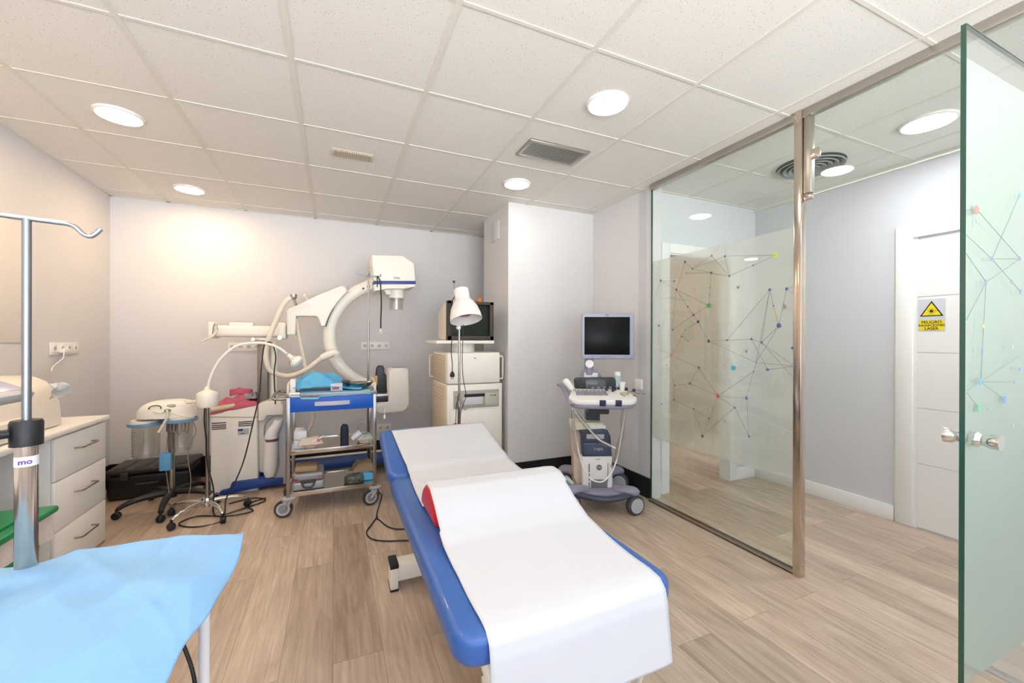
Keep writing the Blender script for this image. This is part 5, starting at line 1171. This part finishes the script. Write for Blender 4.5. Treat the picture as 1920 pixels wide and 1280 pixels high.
# ------------------------------------------------------------------ infrared lamp on stand
lx, ly = .925, 3.15; lx = XZ(861, 700, ly)[0]
t = thing('heat_lamp', 'white bell-shaped heat lamp on a slim chrome stand in front of the monitor cabinet', 'lamp', (lx, ly, 0))
A = XZ(861, 617, ly)
build('pole', MB().cyl((lx, ly, .03), (lx, ly, .80), .012).cyl((lx, ly, .78), (lx, ly, A[1]), .0085), steel, t)
Q = XZ(861, 757, ly); build('collar', MB().lathe([(.012, -.028), (.019, -.028), (.019, .028), (.012, .028)], (lx, ly, Q[1])), chrome, t)
b = MB(); b.lathe([(0, 0), (.16, 0), (.17, .01), (.15, .028), (.02, .036), (0, .036)], (lx, ly, 0), n=40); build('base', b, dgrey, t)
C1 = XZ(863, 543, ly); C2 = XZ(867, 601, ly); axv = Vector((C2[0]-C1[0], -.085, C2[1]-C1[1])); L_ = axv.length
pr_ = [(0, 0), (.050, 0), (.056, .004), (.058, .075), (.062, .09), (.082, .115), (.102, .155), (.116, .21), (.119, .245), (.116, .245), (.112, .21), (.098, .157), (.078, .119), (.055, .095), (0, .09)]
k_ = L_/.245
sh = build('lamp_shade', MB().lathe([(r*1.06, z*k_) for r, z in pr_], (C1[0], ly-.02, C1[1]), axv, 40), mat('white_gloss_enamel', 'eceae8', .2, coat=.5), t)
n_ = axv.normalized(); o_ = Vector((C1[0], ly-.02, C1[1]))
build('infrared_bulb', MB().lathe([(0, 0), (.02, 0), (.03, .03), (.055, .09), (.058, .11), (.04, .125), (0, .13)], o_+n_*.10, n_), mat('ruby_glass', '8a1a12', .15), sh)
b = MB(); Q = XZ(860, 614, ly); b.ball((Q[0], ly, Q[1]), .018); b.cyl((Q[0]-.0, ly-.02, Q[1]), (Q[0], ly+.03, Q[1]), .012)
b.tube([(Q[0], ly, Q[1]), (Q[0]-.02, ly+.05, Q[1]+.06), (C1[0]-.03, ly+.075, C1[1]-.14), (C1[0]-.045, ly+.03, C1[1]-.06)], .007, 8, sm=4); build('swivel_joint', b, white_p, t)
b = MB(); P_ = pz([(847, 568), (846, 590), (847, 630), (846, 660), (848, 680), (848, 697)], ly); b.tube([(C1[0]-.04, ly+.02, C1[1]-.05)]+[(x, ly-.0, z) for x, z in P_], .0035, 8, sm=5)
x, z = P_[-1]; b.lathe([(0, 0), (.006, .0), (.018, .02), (.020, .035), (.016, .045), (0, .045)], (x, ly, z+.005), (0, 0, -1)); b.cyl((x-.007, ly, z-.035), (x-.007, ly, z-.058), .0025).cyl((x+.007, ly, z-.035), (x+.007, ly, z-.058), .0025)
build('power_cord', b, black_p, t)
b = MB(); P_ = pz([(868, 608), (867, 640), (866, 680), (868, 710), (873, 740), (869, 755), (863, 775), (862, 800)], ly-.02); b.tube([(x, ly-.03, z) for x, z in P_], .003, 8, sm=5)
P_ = pz([(860, 738), (856, 760), (855, 780), (854, 795)], ly-.02); b.tube([(x, ly-.02, z) for x, z in P_], .003, 8, sm=5); x, z = P_[-1]; b.box(x-.014, x+.014, ly-.03, ly-.01, z-.03, z+.005, .004)
build('lead', b, black_p, t)

# ------------------------------------------------------------------ ultrasound machine
UG = (1.93, 2.72); URZ = -math.radians(26)
t = thing('ultrasound_machine', 'grey and white ultrasound scanner on wheels with a flat screen beside the glass partition', 'ultrasound machine', (UG[0], UG[1], 0), URZ)
Mu = TM[t.name]; Mi = Mu.inverted(); nu_ = Mu.to_3x3() @ Vector((0, 1, 0))
def LU(px, py, ly_=0):      # pixel -> local (x, z) on the machine's plane y = ly_
    d = ray(px, py); p0 = Mu @ Vector((0, ly_, 0)); k = (p0-CAM).dot(nu_)/d.dot(nu_); q = Mi @ (CAM+d*k); return (q.x, q.z)
def lp(pts, y): return [LU(*p, y) for p in pts]
K = dict(local=True)
# monitor
A, B = LU(1090, 587, -.05), LU(1188, 673, -.05)
mo = build('monitor', MB().box(A[0], B[0], -.075, -.03, B[1], A[1], .012, seg=3), mat('monitor_bezel', 'a2a5b9', .4), t, **K)
build('rear_shell', MB().box(A[0]+.03, B[0]-.03, -.035, .02, B[1]+.04, A[1]-.04, .015), dgrey, mo, **K)
A2, B2 = LU(1096, 594, -.077), LU(1181, 665, -.077)
build('screen', MB().box(A2[0], B2[0], -.0765, -.072, B2[1], A2[1], .001), screen_m, mo, **K)
b = MB(); Q = LU(1138, 591, -.077); b.tube([(Q[0]+.011*math.cos(a), -.0765, Q[1]+.008*math.sin(a)) for a in [k*PI/8 for k in range(16)]], .0015, 6, closed=True)
for k in range(6): Q = LU(1128+k*3.6, 668.5, -.077); b.box(Q[0]-.005, Q[0]+.003, -.0765, -.0745, Q[1]-.002, Q[1]+.002)
Q = LU(1111, 668.5, -.077); b.cyl((Q[0], -.0775, Q[1]), (Q[0], -.074, Q[1]), .003); Q = LU(1152, 669, -.077); b.cyl((Q[0], -.0775, Q[1]), (Q[0], -.074, Q[1]), .003)
build('badge', b, dgrey, mo, **K)
A, B = LU(1095, 673, 0), LU(1113, 697, 0); xc = (A[0]+B[0])/2
build('monitor_arm', MB().cyl((xc, 0, B[1]-.02), (xc, 0, A[1]+.03), .036).m(1).cyl((xc, -.045, A[1]-.035), (xc, .03, A[1]-.035), .032).m(0).box(xc-.03, xc+.14, -.02, .03, A[1]+.0, A[1]+.05, .01), [lilac, white_p], t, **K)
bk_ = lp([(1090, 708), (1093, 698), (1096, 694), (1118, 694), (1124, 698), (1132, 712), (1090, 712)], -.02)
build('arm_cover', MB().prism(bk_, -.02, .10, 'y', bev=.008, seg=3), lilac, t, **K)
A, B = LU(1096, 699, -.03), LU(1121, 709, -.03); build('slot_panel', MB().box(A[0], B[0], -.024, -.015, B[1], A[1], .002), white_p, t, **K)
# control console: local layout. front lip y ~ -.36, back y ~ -.08
zc = LU(1130, 745, -.25)[1]
A = LU(1068, 745, -.36); B = LU(1198, 757, -.36)
cx0, cx1 = A[0], B[0]; zf = LU(1130, 757, -.40)[1]
def cons(u0, u1, yf, yb, r):
    pts = []
    for (cx, cy, a0, rr) in ((u1-r*.6, yb, 0, 0), (u0+r*.6, yb, 90, 0), (u0+r, yf+r, 180, r), (u1-r, yf+r, 270, r)):
        if rr == 0: pts.append((cx, cy)); continue
        for k in range(7):
            a = math.radians(a0+90*k/6); pts.append((cx+rr*math.cos(a), cy+rr*math.sin(a)))
    return pts
zb_ = LU(1130, 735, -.12)[1]
xa, xb = LU(1068, 760, -.38)[0], LU(1198, 755, -.38)[0]
cpts = cons(xa, xb, -.40, -.08, .09)
tilt = math.atan2((zb_+.0)-(zf), .3)
co_b = MB().prism(cpts, -.012, .022, 'z', bev=.008, seg=3)
Mt = Matrix.Translation((0, -.40, zf)) @ Matrix.Rotation(.20, 4, 'X') @ Matrix.Translation((0, .40, 0))
def tr(mb, M=Mt): bmesh.ops.transform(mb.bm, matrix=M, verts=mb.bm.verts); return mb
co = build('console', tr(co_b), white_p, t, **K)
cp2 = cons(xa+.004, xb-.004, -.396, -.05, .09)
build('console_underside', tr(MB().prism(cp2, -.045, -.010, 'z', bev=.012, seg=3)), lilac, t, **K)
b = MB(); xk0, xk1 = xa+.06, xa+.30
for j in range(5):
    for k in range(15): b.box(xk0+k*.0155, xk0+k*.0155+.0125, -.285+j*.020, -.270+j*.020, .022, .027, .0015)
build('keyboard', tr(b), mgrey, co, **K)
b = MB()
for k in range(8): b.box(xa+.05+k*.03, xa+.068+k*.03, -.168, -.162, .022, .025, .001)
build('function_key', tr(b), dgrey, co, **K)
b = MB(); wx = xb-xa
rnd = random.Random(3)
for k in range(5): b.m(0).lathe([(0, 0), (.013, 0), (.011, .02), (0, .02)], (xa+.20+k*.045, -.13, .022))
for (x, y) in ((.30, -.165), (.365, -.155), (.45, -.16), (.50, -.185), (.345, -.185)): b.m(1).lathe([(0, 0), (.012, 0), (.010, .02), (0, .02)], (xa+x, y, .022))
build('control_knob', tr(b), [mgrey, dgrey], co, **K)
b = MB(); 
for k in range(16): x = .33+rnd.random()*.22; y = -.30+rnd.random()*.12; b.box(xa+x, xa+x+.016, y, y+.008, .022, .0255, .001)
build('control_key', tr(b), mat('olive_key', '6c6a60', .5), co, **K)
build('trackball', tr(MB().lathe([(.0, 0), (.035, 0), (.033, .004), (0, .004)], (xa+.42, -.24, .021)).ball((xa+.42, -.24, .024), .014, 1, 1, .6)), mat('trackball', 'b7b39a', .3), co, **K)
for px in (1128, 1158): x = LU(px+2, 760, -.40)[0]; build('cable_clip', tr(MB().box(x-.022, x+.022, -.408, -.385, -.016, .025, .004)), mat('navy_clip', '272c52', .4), co, **K)
# touch panel
A, B = LU(1077, 708, -.10), LU(1155, 733, -.13)
tp_ = lp([(1079, 733), (1076, 712), (1079, 708), (1150, 707), (1154, 711), (1160, 733)], -.12)
pan = build('touch_panel', MB().prism(tp_, -.14, -.09, 'y', bev=.006, seg=2), mat('dark_panel', '2b2a2d', .35), t, **K)
A, B = LU(1098, 712, -.142), LU(1135, 731, -.142); build('touch_screen', MB().box(A[0], B[0], -.144, -.138, B[1], A[1], .001), mat('grey_screen', '55575a', .2), pan, **K)
b = MB()
for k in range(8):
    A, B = LU(1137+k*.3, 712+k*2.2, -.142), LU(1149+k*.5, 712+k*2.2, -.142); b.box(A[0], B[0], -.1425, -.138, A[1]-.002, A[1]+.002)
Q = LU(1089, 714, -.142); b.cyl((Q[0], -.144, Q[1]), (Q[0], -.138, Q[1]), .012); A, B = LU(1087, 723, -.142), LU(1095, 728, -.142); b.box(A[0], B[0], -.143, -.138, B[1], A[1], .001)
build('grille', b, black_p, pan, **K)
# side holders, probes
A = LU(1047, 722, -.1); b = MB(); A1 = LU(1060, 725, -.2); A2 = LU(1072, 745, -.3)
b.tube([(A[0], -.05, A[1]), (A1[0]-.01, -.12, A1[1]-.01), (A2[0]-.015, -.28, A2[1]-.02), (xa+.01, -.36, zf-.0)], [(.012, .012), (.022, .018), (.022, .018), (.015, .012)], 10, sm=4)
build('side_rail', b, lilac, t, **K)
A, B = LU(1058, 711, -.22), LU(1074, 731, -.22)
pb = build('probe', MB().tube([(A[0], -.22, A[1]+.0), (A[0]+.012, -.22, A[1]-.016), (B[0]-.016, -.22, B[1]+.022), (B[0], -.22, B[1])], [.016, .027, .024, .010], 16, sm=3), white_p, t, **K); pb['label'] = 'cream ultrasound probe in the left holder'
A, B = LU(1153, 705, -.12), LU(1163, 725, -.12); xq = (A[0]+B[0])/2
pb = build('gel_bottle', MB().lathe([(0, 0), (.024, 0), (.026, .01), (.026, B[1] and .085), (.02, .09), (0, .09)], (xq, -.12, B[1])).m(1).lathe([(0, .0), (.023, 0), (.023, .028), (0, .03)], (xq, -.12, B[1]+.088)), [mat('gel_blue', 'a9c6cf', .3), white_p], t, **K)
A, B = LU(1162, 717, -.16), LU(1171, 735, -.16); xq = (A[0]+B[0])/2
build('probe', MB().lathe([(0, 0), (.014, 0), (.018, .02), (.02, .05), (.025, .066), (.027, .08), (0, .08)], (xq, -.16, B[1])), cream, t, **K)
b = MB(); A = LU(1164, 738, -.14); b.lathe([(.016, -.01), (.036, -.01), (.038, .005), (.02, .008)], (A[0]-.0, -.14, A[1]+.005)); A = LU(1158, 728, -.12); b.lathe([(.024, -.01), (.034, -.01), (.034, .012), (.027, .012)], (A[0], -.12, A[1])); build('probe_holder', b, dgrey, t, **K)
# mast and lower body
A, B = LU(1098, 765, .0), LU(1124, 812, .0)
build('mast', MB().box(A[0], B[0], -.03, .07, LU(1100, 830, 0)[1], LU(1100, 715, 0)[1], .01).m(1).box(A[0]-.02, B[0]+.02, -.30, -.02, LU(1100, 772, -.2)[1], LU(1100, 760, -.2)[1]+.02, .01), [navy, dgrey], t, **K)
A, B = LU(1071, 788, -.1), LU(1135, 806, -.1)
build('paper_tray', MB().box(A[0], B[0]-.02, -.13, .06, B[1], A[1]-.01, .012, seg=3).m(1).box((A[0]+B[0])/2, B[0], -.135, -.03, B[1]-.004, B[1]+.045, .015, seg=3), [mat('ivory_tray', 'e6dfc8', .45), white_p], t, **K)
up_ = lp([(1085, 806), (1132, 803), (1140, 807), (1145, 818), (1148, 855), (1092, 856), (1090, 815)], -.14)
ub = build('dark_housing', MB().prism(up_, -.14, .12, 'y', bev=.01, seg=3), navy, t, **K)
A, B = LU(1100, 814, -.15), LU(1133, 823, -.15); build('slot_plate', MB().box(A[0], B[0], -.148, -.138, B[1], A[1], .002), lgrey, ub, **K)
A, B = LU(1093, 829, -.15), LU(1146, 853, -.15); build('lower_lid', MB().box(A[0], B[0], -.158, -.135, B[1], A[1], .010, seg=3), mat('navy_gloss', '3b4a68', .2, coat=.4), ub, **K)
b = MB(); Q = LU(1122, 841, -.16); add_text(b, 'Logiq', .032, face_y(Q[0], -.1585, Q[1]), .0005); build('lettering', b, lgrey, ub, **K)
wl = lp([(1091, 856), (1148, 855), (1149, 921), (1093, 921)], -.14)
wb = build('white_housing', MB().prism(wl, -.14, .16, 'y', bev=.012, seg=3), white_p, t, **K)
sl = lp([(1075, 805), (1091, 806), (1093, 921), (1088, 921), (1076, 895)], -.05)
build('side_cover', MB().prism(sl, -.05, .14, 'y', bev=.006), mat('warm_side', 'd9cbb8', .5), t, **K)
b = MB()
for k in range(11): A, B = LU(1108, 899+k*2, -.141), LU(1139, 899+k*2, -.141); b.box(A[0], B[0], -.1425, -.138, A[1]-.0022, A[1]+.0022)
for (a, c) in (((1104, 869), (1105.5, 885)), ((1104, 888), (1105.5, 893)), ((1104, 896), (1105.5, 901)), ((1104, 904), (1105.5, 919)), ((1139.5, 868), (1140.3, 902))):
    A, B = LU(*a, -.141), LU(*c, -.141); b.box(A[0], B[0], -.1425, -.138, B[1], A[1])
for k in range(3): Q = LU(1118+k*3, 861, -.141); b.box(Q[0]-.003, Q[0]+.003, -.1425, -.139, Q[1]-.003, Q[1]+.003)
build('louvre', b, dgrey, wb, **K)
b = MB(); Q = LU(1123.5, 876, -.141); b.m(0).disc((Q[0], -.1425, Q[1]), .022, (0, 1, 0), 28, .003); b.m(1).tube([(Q[0]+.0185*math.cos(a), -.1445, Q[1]+.0185*math.sin(a)) for a in [k*PI/12 for k in range(24)]], .0011, 6, closed=True)
add_text(b, 'GE', .019, face_y(Q[0], -.1445, Q[1]), .0005, .0003); build('logo', b, [dgrey, white_p], wb, **K)
# base: bumper bar and four wheel arms
zbar = LU(1125, 925, -.24)[1]
b = MB(); A = LU(1083, 925, -.2); B = LU(1180, 925, -.2)
def wheelarm(x, y, ax_, ay_, nm='wheel_arm'):
    return None
wf = [(LU(1068, 930, -.26)[0]+.01, -.235), (LU(1190, 930, -.26)[0], -.235), (LU(1068, 930, -.26)[0]-.0, .27), (LU(1190, 930, -.26)[0]-.0, .27)]
xl_, xr_ = wf[0][0], wf[1][0]
b.tube([(xl_+.04, -.25, zbar), (xl_+.12, -.30, zbar-.005), (0.02, -.325, zbar-.01), (xr_-.12, -.30, zbar-.005), (xr_-.04, -.25, zbar)], [(.03, .022)]*5, 14, sm=6)
build('bumper', b, navy, t, **K)
build('base_plate', MB().box(xl_+.08, xr_-.08, -.27, .25, zbar-.03, zbar+.01, .015), lilac, t, **K)
for i, (x, y) in enumerate(wf):
    s = -1 if i % 2 == 0 else 1; f = -1 if i < 2 else 1
    arm = build('wheel_arm', MB().tube([(x-s*.12, y-f*.08, zbar), (x-s*.06, y-f*.02, zbar+.02), (x, y, zbar+.018), (x+s*.02, y+f*.01, zbar+.0)], [(.05, .03), (.058, .034), (.055, .034), (.04, .03)], 16, sm=4), lilac, t, **K)
    ang_ = -.35*s if f < 0 else .4*s
    av = Vector((math.sin(ang_)*1, math.cos(ang_), 0)) if f > 0 else Vector((.45*-1, 1, 0)).normalized()
    c = Vector((x+.005, y-.02, .072))
    wh = build('wheel', MB().lathe([(0, -.026), (.055, -.026), (.068, -.022), (.072, -.015), (.072, -.004), (.06, 0), (.072, .004), (.072, .015), (.068, .022), (.055, .026), (0, .026)], c, av, 28).m(1).lathe([(0, -.028), (.053, -.028), (.056, -.025), (.056, .025), (.053, .028), (0, .028)], c, av, 28), [mat('tyre_grey', '4a4c50', .5), lgrey], arm, **K)
    build('fork', MB().tube([(x, y, zbar), (x+.005, y, .10), (x+.005, y-.01, .07)], [.034, .036, .02], 14), lilac, arm, **K)
# cables and clear sleeve
def ucab(pp, y, r, m, nm, par=t, n=8):
    b = MB(); b.tube([(LU(px, py, y)[0], y+dy, LU(px, py, y)[1]) for px, py, dy in pp], r, n, sm=6); return build(nm, b, m, par, **K)
c1 = ucab([(1073, 765, 0), (1077, 790, 0), (1080, 820, 0), (1088, 860, -.02), (1100, 888, -.04), (1115, 898, -.05), (1130, 897, -.05), (1146, 880, -.04), (1158, 850, -.02), (1165, 815, 0), (1170, 785, 0), (1172, 765, 0)], -.22, .0055, white_p, 'probe_cable')
c2 = ucab([(1076, 768, 0), (1090, 788, 0), (1105, 805, 0), (1122, 823, 0), (1140, 833, 0), (1154, 840, 0)], -.24, .006, white_p, 'probe_cable')
b = MB(); P3 = [(1169, 768), (1168, 790), (1166, 812), (1161, 835), (1155, 856), (1147, 875)]; b.tube([(LU(px, py, -.23)[0]+.004*(-1)**i, -.235, LU(px, py, -.23)[1]) for i, (px, py) in enumerate(P3)], [.016, .02, .017, .021, .018, .012], 12, sm=3); build('clear_sleeve', b, bag_m, c1, **K)
b = MB(); P3 = [(1073, 768), (1075, 790), (1076, 815), (1081, 845), (1088, 862)]; b.tube([(LU(px, py, -.23)[0]+.004*(-1)**i, -.235, LU(px, py, -.23)[1]) for i, (px, py) in enumerate(P3)], [.010, .014, .016, .014, .008], 12, sm=3); build('clear_sleeve', b, bag_m, c1, **K)
b = MB(); P3 = [(1081, 775), (1096, 795), (1112, 812), (1128, 828), (1146, 836)]; b.tube([(LU(px, py, -.25)[0], -.255+.004*(-1)**i, LU(px, py, -.25)[1]) for i, (px, py) in enumerate(P3)], [.012, .017, .013, .02, .012], 12, sm=3); build('clear_sleeve', b, bag_m, c2, **K)
ucab([(1060, 895, 0), (1066, 900, 0), (1073, 907, 0)], -.1, .018, mat('mint_tube', 'bfd6cf', .5), 'gel_tube')

# ------------------------------------------------------------------ cables on the floor near the couch
b = MB(); pts = [Vector((TX1+.02, 3.55, .13)), Vector((.34, 3.45, .05)), W(716, 930, 'z', .006), W(706, 965, 'z', .006), W(712, 975, 'z', .006), W(735, 990, 'z', .006), W(775, 992, 'z', .006), W(830, 1000, 'z', .006)]
b.tube(pts, .0045, 8, sm=7); single('cable', 'black cable on the floor running under the couch, upper loop', 'cable', b, black_p)
b = MB(); pts = [W(708, 968, 'z', .006), W(695, 985, 'z', .006), W(687, 998, 'z', .006), W(697, 1010, 'z', .006), W(725, 1014, 'z', .006), W(770, 1013, 'z', .006), W(830, 1020, 'z', .006)]
b.tube(pts, .0045, 8, sm=7); single('cable', 'black cable on the floor running under the couch, lower loop', 'cable', b, black_p)
b = MB(); q = [(735, 905), (722, 925), (712, 940)]
b.tube([(.32, 2.95, .30), (.30, 3.0, .18), (.31, 3.02, .05), (.36, 2.9, .01)], .012, 8, sm=5); b.tube([(.35, 2.98, .28), (.33, 3.03, .15), (.36, 3.05, .02)], .008, 8, sm=5)
b = MB(); b.tube([(.66, .975, .46), (.60, .965, .38), (.50, .97, .33), (.42, 1.0, .36), (.40, 1.05, .43)], .005, 8, sm=6); single('cable', 'black cable looping under the near end of the couch', 'cable', b, black_p)
